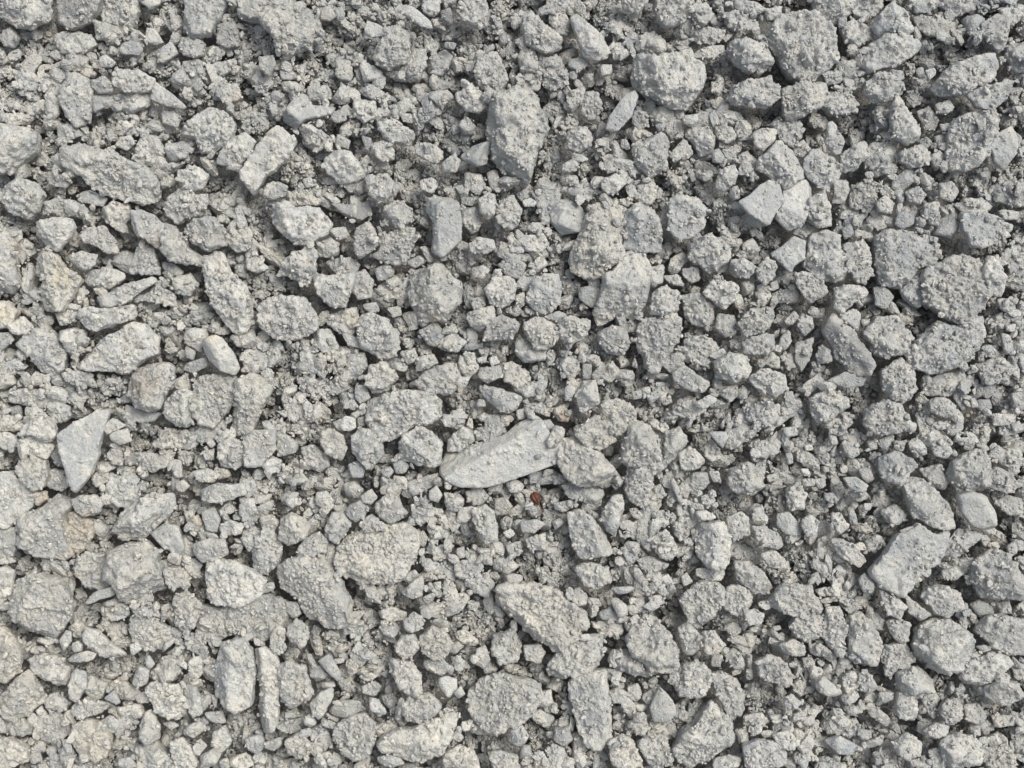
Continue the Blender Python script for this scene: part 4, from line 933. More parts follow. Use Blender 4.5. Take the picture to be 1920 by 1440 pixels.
('n2s', '116 1240 133 1229 162 1221 179 1226 173 1237 146 1242'),
('w2m', '0 814 16 812 30 822 32 835 11 844 -11 835'),
('n1m', '1741 1408 1763 1402 1774 1440 1749 1440'),
('n2m', '246 1280 260 1250 279 1253 274 1283 255 1288'),
('n1m', '1342 238 1372 238 1380 257 1364 268 1345 257'),
('n1m', '1860 1342 1901 1342 1904 1361 1866 1364'),
('b1m', '347 1361 374 1353 387 1367 363 1383 344 1378'),
('b2m', '707 1421 726 1414 748 1421 756 1432 737 1440 710 1432'),
('b2s', '1682 404 1692 396 1714 404 1711 420 1692 429 1679 420'),
('b1m', '1261 990 1277 979 1293 982 1293 1001 1280 1014 1263 1001'),
('n2m', '1066 1112 1087 1101 1101 1118 1098 1134 1077 1134'),
('n1m', '1503 724 1535 699 1544 713 1525 735 1508 737'),
('n1c', '1871 16 1898 14 1915 27 1906 43 1890 41'),
('n2c', '1560 960 1576 963 1590 990 1573 1003 1560 979'),
('w2s', '688 38 715 49 721 65 702 69 683 64'),
('n1m', '786 203 815 198 821 211 802 228 786 230'),
('n2m', '376 1418 398 1405 414 1416 401 1437 379 1435'),
('n1m', '894 1218 910 1210 918 1237 907 1253 891 1245'),
('n1c', '1787 730 1812 727 1814 754 1804 770 1790 749'),
('n1c', '1638 1413 1668 1402 1674 1429 1644 1435'),
('b2m', '1698 360 1720 349 1736 366 1725 382 1706 379'),
('n1m', '461 480 485 485 504 504 482 512 461 502'),
('n1m', '103 588 130 580 146 583 135 605 114 610'),
('b1s', '976 979 1006 974 1022 982 1003 998 979 998'),
('n1m', '1622 1324 1644 1326 1671 1351 1660 1361 1633 1342'),
('n1m', '780 670 813 664 821 680 802 691 777 683'),
('n1m', '645 906 664 903 680 917 672 936 650 930'),
('y1c', '851 1188 872 1180 897 1202 891 1215 864 1202'),
('n1c', '1142 1299 1158 1288 1179 1302 1174 1318 1150 1318'),
('n2c', '829 306 853 287 864 301 856 320 834 322'),
('y1c', '-16 699 16 697 30 718 5 729 -16 729'),
('b1m', '1503 588 1522 594 1525 615 1508 629 1495 610'),
('n1s', '1261 284 1282 260 1299 287 1282 301'),
('n1m', '656 1226 672 1215 688 1234 677 1253 658 1245'),
('d0m', '1858 594 1885 583 1888 610 1866 624'),
('t1m', '1033 768 1058 758 1070 779 1063 792 1047 789'),
('n2m', '1581 895 1606 895 1625 911 1619 925 1595 917'),
('n1m', '1415 548 1442 534 1445 564 1426 575'),
('n1m', '702 504 726 496 740 504 737 518 710 526'),
('n1m', '1622 1014 1644 1003 1657 1014 1641 1036 1622 1033'),
('n1m', '1347 724 1383 722 1383 741 1369 751 1353 741'),
('n1m', '593 925 612 922 626 938 612 955 593 946'),
('n1m', '710 1175 737 1166 753 1180 737 1196 715 1185'),
('n1m', '1579 827 1603 830 1611 849 1598 862 1584 852'),
('n1c', '591 1380 612 1370 626 1389 612 1402 593 1397'),
('b1m', '1166 1030 1188 1022 1198 1049 1177 1060'),
('n1m', '206 844 225 835 230 854 228 873 206 868'),
('n1m', '577 160 593 162 615 173 612 187 582 187'),
('n1m', '1747 838 1774 830 1787 849 1774 860 1752 852'),
('n1c', '1190 1351 1209 1342 1217 1364 1207 1380 1190 1375'),
('b1m', '794 3 824 3 824 22 813 32 794 22'),
('n1m', '807 1028 834 1022 845 1044 815 1052'),
('n1m', '1741 295 1763 282 1776 306 1755 320'),
('n1c', '1220 502 1244 496 1242 529 1220 540'),
('n1m', '493 873 509 857 528 862 523 884 501 887'),
('n2m', '1644 380 1660 366 1676 380 1671 399 1649 396'),
('n1m', '32 708 76 705 79 721 49 726'),
('n1m', '87 333 108 325 133 341 122 352 92 344'),
('n1s', '274 51 290 54 306 79 292 84 274 79'),
('n1s', '861 955 886 949 886 968 872 982 856 979'),
('n1c', '585 760 601 754 618 770 618 787 596 784'),
('n1m', '173 890 200 879 206 900 179 914'),
('n2m', '688 1307 710 1313 726 1337 712 1345 696 1329'),
('n1m', '401 116 431 114 433 130 417 144 404 133'),
('b1m', '675 1288 702 1278 715 1288 704 1305 680 1299'),
('b1m', '1755 195 1779 187 1790 200 1774 214 1755 211'),
('n1m', '1226 960 1244 957 1255 982 1244 992 1228 976'),
('n1m', '1871 393 1912 396 1909 412 1879 412'),
('n1m', '1009 1426 1030 1421 1063 1432 1074 1445 1014 1445'),
('w1m', '1431 16 1464 14 1464 41 1437 38'),
('y1c', '488 971 509 965 523 979 515 995 490 987'),
('n2m', '1611 1088 1622 1074 1638 1091 1636 1115 1619 1110'),
('n1s', '666 724 685 722 694 746 677 757 666 746'),
('n1m', '347 1049 366 1047 379 1060 371 1074 349 1074'),
('b1m', '108 1402 135 1405 144 1426 119 1432'),
('n1m', '932 1066 954 1045 972 1061 954 1077'),
('w2s', '1144 1126 1155 1120 1174 1134 1177 1153 1160 1156'),
('n1m', '1280 504 1309 502 1312 523 1296 529 1280 515'),
('y2s', '195 800 211 784 238 798 214 808 198 816'),
('n1m', '1006 1302 1033 1294 1036 1315 1020 1326 1009 1321'),
('y1c', '949 1022 976 1014 979 1036 957 1049'),
('b1s', '653 871 672 865 683 879 680 895 661 895'),
('n1m', '141 540 160 542 160 567 146 578 135 561'),
('w2m', '788 339 813 333 821 347 810 363 788 355'),
('n1m', '295 336 311 325 332 339 325 349 303 355'),
('n1m', '1147 87 1163 79 1174 95 1169 111 1150 111'),
('n1m', '1530 664 1549 653 1565 664 1557 678 1535 683'),
('n1m', '1039 944 1077 936 1082 946 1060 960 1041 955'),
('y1m', '225 257 244 255 252 268 238 282 214 274'),
('n1m', '1628 1148 1644 1150 1660 1166 1652 1183 1636 1175'),
('n1m', '1516 1212 1535 1204 1554 1218 1546 1231 1522 1226'),
('n1m', '1614 1394 1644 1383 1663 1375 1660 1391 1625 1405'),
('n1m', '612 429 645 426 656 442 634 450'),
('n1m', '861 236 872 217 891 236 888 252 870 252'),
('n1m', '1465 751 1489 749 1492 770 1476 781 1465 768'),
('n1m', '580 1248 601 1250 615 1267 596 1278 582 1267'),
('n1s', '913 325 932 317 937 347 921 358'),
('n1m', '1385 292 1402 284 1412 298 1404 317 1388 314'),
('b1m', '528 154 555 154 569 168 547 176 531 168'),
('n1m', '1896 1245 1931 1237 1931 1275 1901 1272'),
('n1m', '1430 675 1446 659 1462 670 1460 691 1435 683'),
('n1m', '1489 274 1508 263 1519 282 1508 295 1489 290'),
('y1c', '702 1361 726 1356 734 1370 715 1386 702 1378'),
('y1m', '990 765 1014 754 1033 762 1030 781 1014 776'),
('n2m', '1470 1310 1484 1302 1503 1318 1492 1329 1473 1332'),
('n1m', '1066 111 1096 108 1101 122 1085 133 1066 125'),
('b1s', '1123 1148 1144 1139 1163 1156 1150 1164 1128 1161'),
('w2s', '1327 810 1361 810 1364 819 1356 841 1345 830'),
('n1m', '-16 626 16 624 24 637 0 659 -16 653'),
('n1m', '1701 835 1728 827 1736 849 1714 857'),
('n1m', '301 491 325 494 344 510 333 518 311 510'),
('n1m', '1177 1288 1196 1283 1204 1302 1193 1315 1179 1310'),
('n1m', '726 678 742 672 764 683 761 697 731 691'),
('t1m', '352 976 371 965 379 982 371 998 352 992'),
('b1m', '1131 43 1163 41 1169 54 1158 65 1139 57'),
('n1m', '750 661 777 653 783 675 764 683'),
('n1m', '1380 249 1393 233 1410 244 1404 260 1388 263'),
('n2m', '1766 1071 1790 1063 1804 1076 1790 1087 1771 1087'),
('n1m', '534 1129 558 1129 564 1153 545 1158'),
('n0m', '444 496 466 485 460 523 439 512'),
('w2m', '1304 754 1331 741 1345 749 1326 765 1307 765'),
('n1s', '1877 626 1893 629 1901 656 1885 667'),
('n1m', '756 491 794 477 802 491 777 502'),
('n1m', '1239 895 1272 873 1285 895 1258 898'),
('y1s', '1388 529 1412 526 1415 545 1393 556'),
('n1m', '1896 738 1931 732 1931 768 1901 765'),
('n1s', '1337 214 1364 181 1370 184 1364 209 1350 221'),
('n1m', '1590 922 1617 917 1633 933 1606 941'),
('n1m', '949 906 966 898 982 911 974 925 955 922'),
('n1m', '382 1337 417 1334 422 1356 393 1351'),
('t1c', '65 922 87 922 89 936 73 949 60 938'),
('n1m', '639 621 672 634 675 653 653 648'),
('n1c', '1866 1129 1893 1126 1896 1150 1877 1150'),
('n1c', '1706 1426 1736 1418 1744 1440 1709 1440'),
('n1m', '1720 322 1741 328 1747 358 1730 355'),
('n1m', '995 502 1014 477 1028 496 1006 512'),
('n1m', '883 502 905 499 918 507 905 523 888 518'),
('w2m', '1052 311 1077 295 1087 306 1079 320 1060 321'),
('n1m', '737 892 758 895 764 917 740 917'),
('n1m', '875 618 894 615 897 648 878 648'),
('n1m', '1487 1286 1508 1275 1516 1299 1500 1307'),
('n1m', '1844 1386 1871 1375 1882 1389 1860 1402'),
('n1m', '1361 1172 1377 1166 1391 1180 1380 1194 1364 1188'),
('n1m', '1242 518 1269 515 1285 537 1258 534'),
('n1m', '1414 955 1430 946 1435 974 1416 982'),
('y1s', '604 16 618 11 630 30 618 38 601 35'),
('n1m', '799 987 832 987 832 1003 807 1006'),
('w2s', '677 930 696 917 707 933 696 945 680 941'),
('n1m', '1147 287 1163 279 1174 295 1166 309 1150 306'),
('b1m', '450 1009 471 1003 479 1022 466 1036'),
('n1m', '1576 773 1592 773 1600 792 1587 806 1579 792'),
('n2s', '111 1202 122 1183 133 1185 133 1202 119 1221'),
('b1s', '1831 751 1855 749 1860 765 1844 773 1833 765'),
('d1s', '1611 879 1630 879 1638 898 1625 906 1611 890'),
('w2m', '187 108 200 104 217 116 209 125 187 125'),
('w1m', '612 1022 623 1017 631 1036 626 1058 612 1049'),
('n1m', '1465 632 1479 618 1484 640 1473 656 1460 648'),
('n1m', '829 776 856 781 851 803 832 798'),
('n1s', '626 209 645 206 650 225 631 230 620 222'),
('n0m', '1833 1353 1855 1348 1866 1370 1839 1370'),
('n1m', '1641 200 1660 198 1663 214 1649 225 1638 217'),
('n1m', '1460 1356 1484 1353 1489 1372 1468 1375'),
('n1m', '1242 393 1255 391 1255 426 1236 423'),
('y1m', '401 879 425 876 433 892 409 900'),
('n2m', '1687 795 1703 787 1718 795 1714 811 1690 806'),
('b1s', '737 868 753 862 767 873 758 887 742 887'),
('n1m', '974 1397 995 1399 995 1421 976 1424'),
('n1m', '1334 154 1350 152 1358 168 1347 181 1334 171'),
('w2s', '805 922 818 910 829 928 821 941 805 936'),
('n1m', '1671 360 1690 355 1701 374 1684 385'),
('d1m', '826 19 845 16 851 35 845 46 829 35'),
('n1m', '1377 1370 1399 1364 1404 1391 1385 1389'),
('n1m', '498 1391 526 1383 528 1397 512 1408 498 1402'),
('n2m', '1025 591 1047 583 1066 590 1047 602 1025 599'),
('n1m', '761 1074 777 1069 788 1080 769 1096 758 1088'),
('n1m', '1226 1082 1253 1077 1263 1093 1242 1099'),
('n2s', '788 1145 807 1134 818 1142 805 1161 791 1156'),
('n1s', '1093 683 1109 683 1109 713 1093 710'),
('n0m', '490 453 520 448 520 464 498 469'),
('n1s', '949 1080 963 1076 979 1080 979 1093 957 1099'),
('n1s', '1182 1074 1193 1072 1209 1085 1226 1104 1207 1101'),
('n1m', '1226 914 1242 906 1247 930 1226 938'),
('d1m', '926 1049 945 1047 954 1060 940 1071 926 1066'),
('n1m', '1215 1120 1239 1115 1247 1131 1226 1139'),
('n1m', '880 561 907 556 910 572 888 580'),
('w2s', '1280 217 1307 214 1309 228 1293 236 1282 230'),
('w2s', '1334 284 1347 279 1358 295 1353 306 1337 303'),
('n1m', '1131 303 1155 306 1158 320 1144 325 1131 317'),
('n1m', '190 1150 233 1148 238 1158 211 1164'),
('w2m', '1304 960 1323 957 1345 971 1339 976 1312 974'),
('n1m', '1468 670 1484 661 1492 686 1476 694'),
('w1s', '187 1137 195 1129 228 1118 233 1123 217 1134 192 1141'),
('n1m', '1882 564 1898 556 1906 580 1888 586'),
('n1s', '1587 949 1600 952 1610 987 1595 982'),
('n1s', '634 252 656 263 653 279 628 271'),
('n1m', '320 862 339 862 341 884 322 884'),
('n2m', '593 1416 615 1410 626 1421 615 1429 596 1426'),
('n1m', '263 -11 301 -11 298 8 282 16 264 3'),
('b2m', '222 1424 244 1421 257 1440 225 1440'),
('n1m', '252 1305 279 1294 279 1318 260 1318'),
('n1m', '677 572 704 567 712 583 694 588'),
('b1m', '1315 930 1334 926 1342 938 1331 952 1318 944'),
('b1s', '1014 789 1030 787 1041 800 1025 811 1014 803'),
('n2s', '1687 995 1711 987 1720 1001 1711 1011 1695 1003'),
('n1m', '485 1099 512 1091 515 1104 490 1115'),
('n1m', '1334 1226 1356 1229 1350 1250 1334 1248'),
('y1s', '842 1210 859 1202 870 1212 853 1226 842 1223'),
('n1m', '1212 743 1239 722 1239 741 1220 760'),
('n2m', '363 1399 374 1386 387 1399 374 1416 360 1413'),
('n2s', '1148 1101 1190 1100 1193 1108 1163 1114 1150 1111'),
('n2s', '1258 898 1265 896 1282 941 1274 944 1258 906'),
('w1s', '1121 122 1147 122 1147 138 1128 144'),
('n1m', '414 827 425 822 444 830 433 852'),
('n1m', '1888 1025 1904 1014 1909 1033 1893 1049'),
('n1m', '550 887 566 884 577 900 558 911'),
('n1m', '1188 1131 1198 1120 1209 1129 1207 1148 1190 1145'),
('n1m', '1519 580 1544 578 1544 596 1522 596'),
('y1s', '783 1001 794 995 802 1009 796 1025 783 1020'),
('n1s', '1258 664 1277 661 1285 672 1272 683 1258 675'),
('n1m', '1606 1367 1633 1370 1636 1383 1617 1389'),
('b1s', '523 127 547 133 547 149 528 149'),
('w2s', '1657 1250 1671 1244 1684 1253 1671 1267 1660 1267'),
('w2s', '1060 727 1068 720 1079 730 1071 746 1058 754 1060 741'),
('b2s', '195 1310 214 1294 225 1318 217 1321'),
('n1m', '902 1039 921 1036 924 1058 905 1058'),
('b1m', '702 1101 721 1096 729 1112 710 1120'),
('n1m', '1318 320 1334 317 1337 330 1323 341 1312 333'),
('n2s', '569 1348 582 1337 593 1356 582 1364 572 1359'),
('b1s', '1579 429 1595 420 1600 439 1584 450'),
('n1m', '642 1175 661 1169 666 1188 645 1191'),
('n1m', '1579 1326 1600 1321 1614 1332 1595 1342'),
('w1m', '528 938 555 933 566 944 547 952'),
('n2s', '1649 1299 1671 1298 1674 1310 1660 1318 1649 1313'),
('n1s', '1366 352 1383 349 1388 371 1374 376'),
('n1m', '379 846 401 841 401 862 385 862'),
('d0m', '1128 835 1150 835 1150 854 1133 854'),
('n1m', '536 1359 558 1356 566 1370 550 1375 536 1370'),
('n1m', '490 789 520 789 515 808 496 803'),
('n1m', '1101 523 1123 521 1128 537 1109 542'),
('n1m', '1468 803 1492 800 1495 816 1473 819'),
('n1c', '1169 610 1193 602 1196 621 1177 624'),
('n2m', '1671 130 1692 133 1695 146 1679 154'),
('n1m', '952 575 974 572 979 588 963 594'),
('n1m', '1470 602 1489 583 1500 594 1481 613'),
('n2s', '292 1229 301 1215 330 1191 330 1202 306 1223'),
('b1m', '1828 320 1850 311 1858 325 1844 336'),
('b0s', '16 765 38 760 41 779 22 781'),
('n1m', '1793 822 1822 819 1828 830 1801 835'),
('n1m', '1503 1348 1527 1340 1527 1359 1508 1361'),
('n1m', '54 1413 73 1410 79 1426 60 1432'),
('n1m', '726 578 750 575 753 591 737 594'),
('b1s', '677 255 696 260 699 282 685 276'),
('n1m', '1901 480 1931 475 1931 504 1906 502'),
('n0s', '1527 1435 1552 1421 1562 1445 1530 1448'),
('n1s', '1179 955 1193 952 1207 968 1204 976 1188 971'),
('n1s', '1207 1302 1220 1294 1228 1305 1215 1321 1204 1310'),
('n1m', '1098 1120 1123 1123 1128 1137 1109 1139'),
('n1m', '1546 925 1562 925 1573 938 1560 944 1546 936'),
('n1m', '1328 884 1347 884 1353 906 1337 903'),
('n1m', '1503 1234 1522 1231 1527 1248 1511 1253'),
('n1s', '330 906 344 900 355 911 344 922 330 917'),
('n1m', '230 238 249 238 257 249 244 255 230 249'),
('n1m', '672 1267 696 1261 710 1269 688 1278'),
('n1s', '1901 244 1915 260 1917 276 1904 276'),
('n1m', '515 887 534 879 547 884 531 900'),
('n1m', '1752 255 1774 252 1779 265 1758 271'),
('n1m', '1288 439 1312 437 1318 448 1299 456'),
('w1s', '566 336 582 333 596 347 574 352'),
('n2s', '1755 60 1768 56 1776 65 1771 77 1758 73'),
('n1s', '347 648 366 659 363 675 349 670'),
('w1s', '650 751 664 749 672 762 664 770 650 762'),
('n1m', '1226 1101 1242 1096 1255 1112 1244 1120'),
('n1m', '1366 450 1391 448 1393 464 1372 464'),
('w2s', '244 1210 257 1204 265 1218 246 1231'),
('n1m', '1250 917 1263 917 1272 938 1255 938'),
('n1m', '1676 827 1695 827 1695 846 1679 844'),
('n1m', '1503 1408 1519 1408 1519 1426 1506 1429'),
('b1s', '639 152 661 176 656 181 637 168'),
('n1m', '1625 827 1644 825 1646 841 1630 844'),
('n1m', '1519 1080 1535 1072 1541 1091 1533 1097'),
('n1m', '406 1429 425 1421 436 1435 422 1443'),
('n1m', '1063 328 1082 330 1085 347 1068 347'),
('n1m', '1036 979 1049 971 1060 979 1041 995'),
('n1m', '1527 900 1546 895 1549 911 1535 917'),
('n2m', '842 1383 856 1370 870 1383 861 1391'),
('b1s', '715 881 731 875 738 884 729 895 718 892'),
('w1s', '1184 1071 1196 1063 1207 1079 1193 1087'),
('n1m', '1285 944 1299 938 1307 952 1293 963'),
('n1m', '1128 257 1142 260 1142 282 1133 287'),
('n1s', '1169 68 1185 73 1188 92 1177 92'),
('n2s', '135 1207 146 1202 154 1210 152 1221 138 1221'),
('n1m', '601 1280 626 1278 628 1288 607 1291'),
('w1s', '1896 795 1912 789 1915 808 1901 808'),
('n1m', '1443 1342 1465 1340 1468 1353 1451 1359'),
('w2s', '979 376 995 371 1006 379 1001 387 984 387'),
('n1s', '1277 1080 1288 1074 1299 1091 1282 1099'),
('n1m', '1527 1107 1549 1101 1557 1115 1538 1118'),
('n1m', '1546 1080 1562 1074 1571 1088 1560 1096'),
('n1m', '1600 152 1622 146 1623 160 1609 165'),
('n2s', '851 1299 864 1286 872 1302 859 1310'),
('w2s', '1736 133 1752 127 1755 138 1741 152'),
('n1m', '1763 233 1785 230 1782 244 1766 246'),
('n1m', '1479 1340 1500 1337 1500 1348 1481 1353'),
('n1s', '669 784 685 781 685 798 672 800'),
('n1m', '1503 898 1527 898 1527 911 1506 911'),
('n1m', '1790 1150 1812 1145 1812 1166 1798 1161'),
('n1s', '1825 830 1844 830 1858 844 1844 846'),
('n1s', '1717 130 1730 126 1736 146 1722 146'),
('n1m', '845 1234 864 1229 867 1245 851 1245'),
('d1m', '1169 1172 1185 1166 1190 1183 1177 1185'),
('n1m', '301 1356 325 1353 336 1361 322 1367'),
('n2c', '861 708 883 705 870 730'),
('n1m', '1492 849 1508 852 1508 868 1495 865'),
('n1m', '1231 800 1247 792 1255 803 1242 811'),
('w1s', '1558 1234 1568 1237 1576 1256 1562 1257'),
('n1m', '786 1123 802 1115 805 1131 788 1134'),
('n1m', '1400 1256 1411 1250 1411 1272 1400 1275'),
('n1m', '1438 892 1457 887 1457 900 1441 903'),
('n2s', '271 1234 279 1229 290 1245 279 1256'),
('n1s', '856 1030 870 1025 872 1044 859 1047'),
('w1s', '916 672 929 667 937 680 921 686'),
('b1s', '1573 1242 1590 1240 1600 1250 1590 1257'),
('n1m', '1136 1253 1150 1256 1150 1272 1139 1275'),
('n2m', '1828 1212 1847 1210 1860 1218 1844 1223'),
('n1s', '1473 852 1484 849 1487 868 1476 871'),
('n1m', '336 846 352 844 358 854 336 857'),
('n1m', '1500 879 1516 879 1519 892 1506 892'),
('b1s', '1571 35 1587 32 1587 49 1573 51'),
('n1s', '968 770 982 766 984 784 971 787'),
('n1s', '1185 735 1201 732 1204 746 1188 749'),
('n1m', '1236 749 1255 743 1261 754 1247 760'),
('n1m', '1885 1049 1909 1055 1904 1071'),
('n0m', '1904 925 1931 925 1931 949 1909 944'),
('w1s', '1192 1321 1207 1321 1217 1326 1204 1334 1193 1332'),
('n1s', '1269 944 1277 944 1280 971 1269 965'),
('n1m', '1885 610 1904 607 1904 621 1888 621'),
('b1s', '777 936 791 932 794 946 777 949'),
('n1m', '282 1137 295 1142 301 1158 287 1156'),
('b2s', '834 79 856 81 851 92 834 89'),
('n1m', '941 464 933 450 955 458 949 475'),
('n1m', '1554 816 1568 819 1571 833 1560 835'),
('n1m', '1614 599 1630 599 1630 610 1617 613'),
('n1m', '1622 944 1636 944 1630 957 1617 955'),
('w1s', '944 998 957 992 966 1001 955 1009 947 1006'),
('n1m', '818 1150 834 1150 837 1161 821 1164'),
('n1s', '1443 531 1457 526 1461 540 1449 545'),
('n1m', '1402 1226 1410 1229 1410 1253 1402 1250'),
('w1s', '897 749 910 751 910 762 894 762'),
('w1s', '894 672 913 667 910 680 897 680'),
('b1s', '984 138 998 138 995 152 982 149'),
('n0s', '1101 1340 1114 1342 1109 1359 1098 1351'),
('n1m', '987 938 1001 949 998 957 984 955'),
('n1m', '60 1212 73 1212 73 1226 57 1223'),
('n1m', '813 1093 826 1091 826 1107 815 1107'),
('n1s', '666 1085 688 1096 688 1104 669 1096'),
('n1s', '623 1237 645 1234 645 1242 628 1245'),
('w1s', '1537 1126 1552 1120 1562 1123 1557 1131 1541 1131'),
('n1s', '1820 749 1828 746 1833 762 1822 765'),
('n1s', '1068 135 1082 135 1081 149 1068 146'),
('n1m', '1377 645 1393 642 1393 656 1377 651'),
('n1s', '669 768 685 765 688 773 677 779'),
('n1s', '976 582 990 583 991 594 979 594'),
('b1s', '501 377 520 376 517 385 504 385'),
('n1m', '1405 1177 1422 1175 1419 1185 1408 1185'),
('w1s', '1508 835 1522 834 1525 844 1511 845'),
('n1s', '1120 713 1133 710 1128 721 1120 721'),
('n1m', '1190 667 1196 691 1185 686'),
('n1s', '1449 1175 1462 1173 1465 1180 1451 1183'),
('n1m', '1906 1345 1931 1340 1931 1361'),
('n1s', '439 1020 450 1022 444 1028 428 1028'),
]
# ---------------------------------------------------------------- stones
def decode(s):
    v = [int(q) for q in s.split()]
    return list(zip(v[0::2], v[1::2]))

HOLD = np.full((NY, NX), .6)           # how well crumbs stay on what lies there
def splat(V, c, hold=.6):
    """stamp the upper side of a stone onto the height grid"""
    z = V[:, 2] + c[2]
    k = CAM_D / (CAM_D + Z_REF - z)
    # the grid is kept in traced plan coordinates
    px = (V[:, 0] + c[0]) ; py = -(V[:, 1] + c[1])
    ix = ((px - X0) / GR).astype(int); iy = ((py - Y0) / GR).astype(int)
    ok = (ix >= 0) & (ix < NX - 1) & (iy >= 0) & (iy < NY - 1)
    ix, iy, z = ix[ok], iy[ok], z[ok]
    for a, b in ((0, 0), (1, 0), (0, 1)):
        np.maximum.at(H, (iy + b, ix + a), z - .4 * (a + b))
    HOLD[iy, ix] = hold

GV, GT, GC, GS = [], [], [], []       # gravel mesh pieces
gbase = 0
def add_gravel(V, T, C, smooth):
    global gbase
    GV.append(V.astype(np.float32)); GT.append(T + gbase); GC.append(C.astype(np.float32)); GS.append(np.full(len(T), smooth))
    gbase += len(V)

STONE_H = np.full((NY, NX), -50.0)
for k, row in enumerate(STONES):
    code, pts, label = row[0], decode(row[1]), row[2]
    extra = SPECIAL.get(row[3] if len(row) > 3 else '', {})
    V, T, C, c, R0 = stone_body(pts, code[0], int(code[1]), code[2], 1000 + k, SPACING, **extra)
    kz = (CAM_D + Z_REF - c[2]) / CAM_D           # perspective: the trace is at the height of its rim
    splat(V, c, {'s': .12, 'm': .6, 'c': 1.0}[code[2]])
    C = C * drift(c[0], -c[1])
    W = V * S * np.array((kz, kz, 1))
    zb = float(W[:, 2].min())
    W[:, 2] -= zb                                 # origin at the stone's foot
    me = mesh_from("rock", W, T, C, MATS[code[2]])
    o = bpy.data.objects.new("rock", me)
    o.location = ((c[0] - 960) * kz * S, (720 + c[1]) * kz * S, c[2] * S + zb)
    COL.objects.link(o)
    o["label"] = label
    o["category"] = "rock"
    o["group"] = "dusty rocks lying in the gravel"
for k, row in enumerate(SMALL):
    V, T, C, c, R0 = stone_body(decode(row[1]), row[0][0], int(row[0][1]), row[0][2], 5000 + k, SPACING * 1.15)
    kz = (CAM_D + Z_REF - c[2]) / CAM_D
    splat(V, c, {'s': .15, 'm': .6, 'c': .9}[row[0][2]])
    V = V * np.array((kz, kz, 1)) + np.array(((c[0] - 960) * kz, (720 + c[1]) * kz, c[2]))
    add_gravel(V, T, C * drift(c[0], -c[1]), True)

# stones of the same heap beyond the frame's edge
n_out = 0
while n_out < 150:
    x, y = rng.uniform(X0 + 40, X1 - 40), rng.uniform(Y0 + 40, Y1 - 40)
    if -35 < x < 1955 and -35 < y < 1475:
        continue
    a = rng.uniform(16, 46); nv = int(rng.integers(6, 10)); ph = rng.uniform(0, 6.28); sx = rng.uniform(.65, 1.25)
    pts = []
    for j in range(nv):
        t_ = j * 2 * math.pi / nv + rng.uniform(-.25, .25)
        r_ = a * rng.uniform(.75, 1.15)
        u_, v_ = r_ * math.cos(t_) * sx, r_ * math.sin(t_) / sx
        pts.append((x + u_ * math.cos(ph) - v_ * math.sin(ph), y + u_ * math.sin(ph) + v_ * math.cos(ph)))
    if -60 < x < 1980 and -60 < y < 1500: 
        pass
    V, T, C, c, R0 = stone_body(pts, 'nnnwbyn'[n_out % 7], int(rng.integers(0, 3)), 'cmcms'[n_out % 5], 9000 + n_out, 4.0)
    kz = (CAM_D + Z_REF - c[2]) / CAM_D
    splat(V, c)
    V = V * np.array((kz, kz, 1)) + np.array(((c[0] - 960) * kz, (720 + c[1]) * kz, c[2]))
    add_gravel(V, T, C * drift(c[0], -c[1]), True)
    n_out += 1

# ---------------------------------------------------------------- loose chips dropped into the gaps
STONE_MASK = H > 24
protoA, protoB = [], []
def chip_proto(n, seed):
    D, T = geodesic(n)
    r_ = random.Random(seed)
    t = np.ones(len(D))
    for k in range(11):
        v = np.array([r_.gauss(0, 1) for _ in range(3)]); v /= np.linalg.norm(v)
        o = r_.uniform(.36, .85)
        dn = D @ v
        t = np.minimum(t, np.where(dn > 1e-3, o / np.maximum(dn, 1e-3), 9))
    if n > 3:
        F1, F2, Rn, Tl = worley(D * t[:, None] * 3.1 + seed * 3.1, 3)
        t = t * (1 + .07 * (Rn - .5) + .22 * Tl + .03 * vnoise(D * 6 + seed, 3))
    return (D * t[:, None] / .72, T)
protoS = [chip_proto(2, k) for k in range(26)]
protoM = [chip_proto(3, 100 + k) for k in range(26)]
protoL = [chip_proto(6, 50 + k) for k in range(26)]
def rot(yaw, ax, tl):
    cz, sz, ct, st, ca, sa = math.cos(yaw), math.sin(yaw), math.cos(tl), math.sin(tl), math.cos(ax), math.sin(ax)
    Rz = np.array(((cz, -sz, 0), (sz, cz, 0), (0, 0, 1)))
    Ra = np.array(((ca, -sa, 0), (sa, ca, 0), (0, 0, 1)))
    Rx = np.array(((1, 0, 0), (0, ct, -st), (0, st, ct)))
    return Ra @ Rx @ Ra.T @ Rz

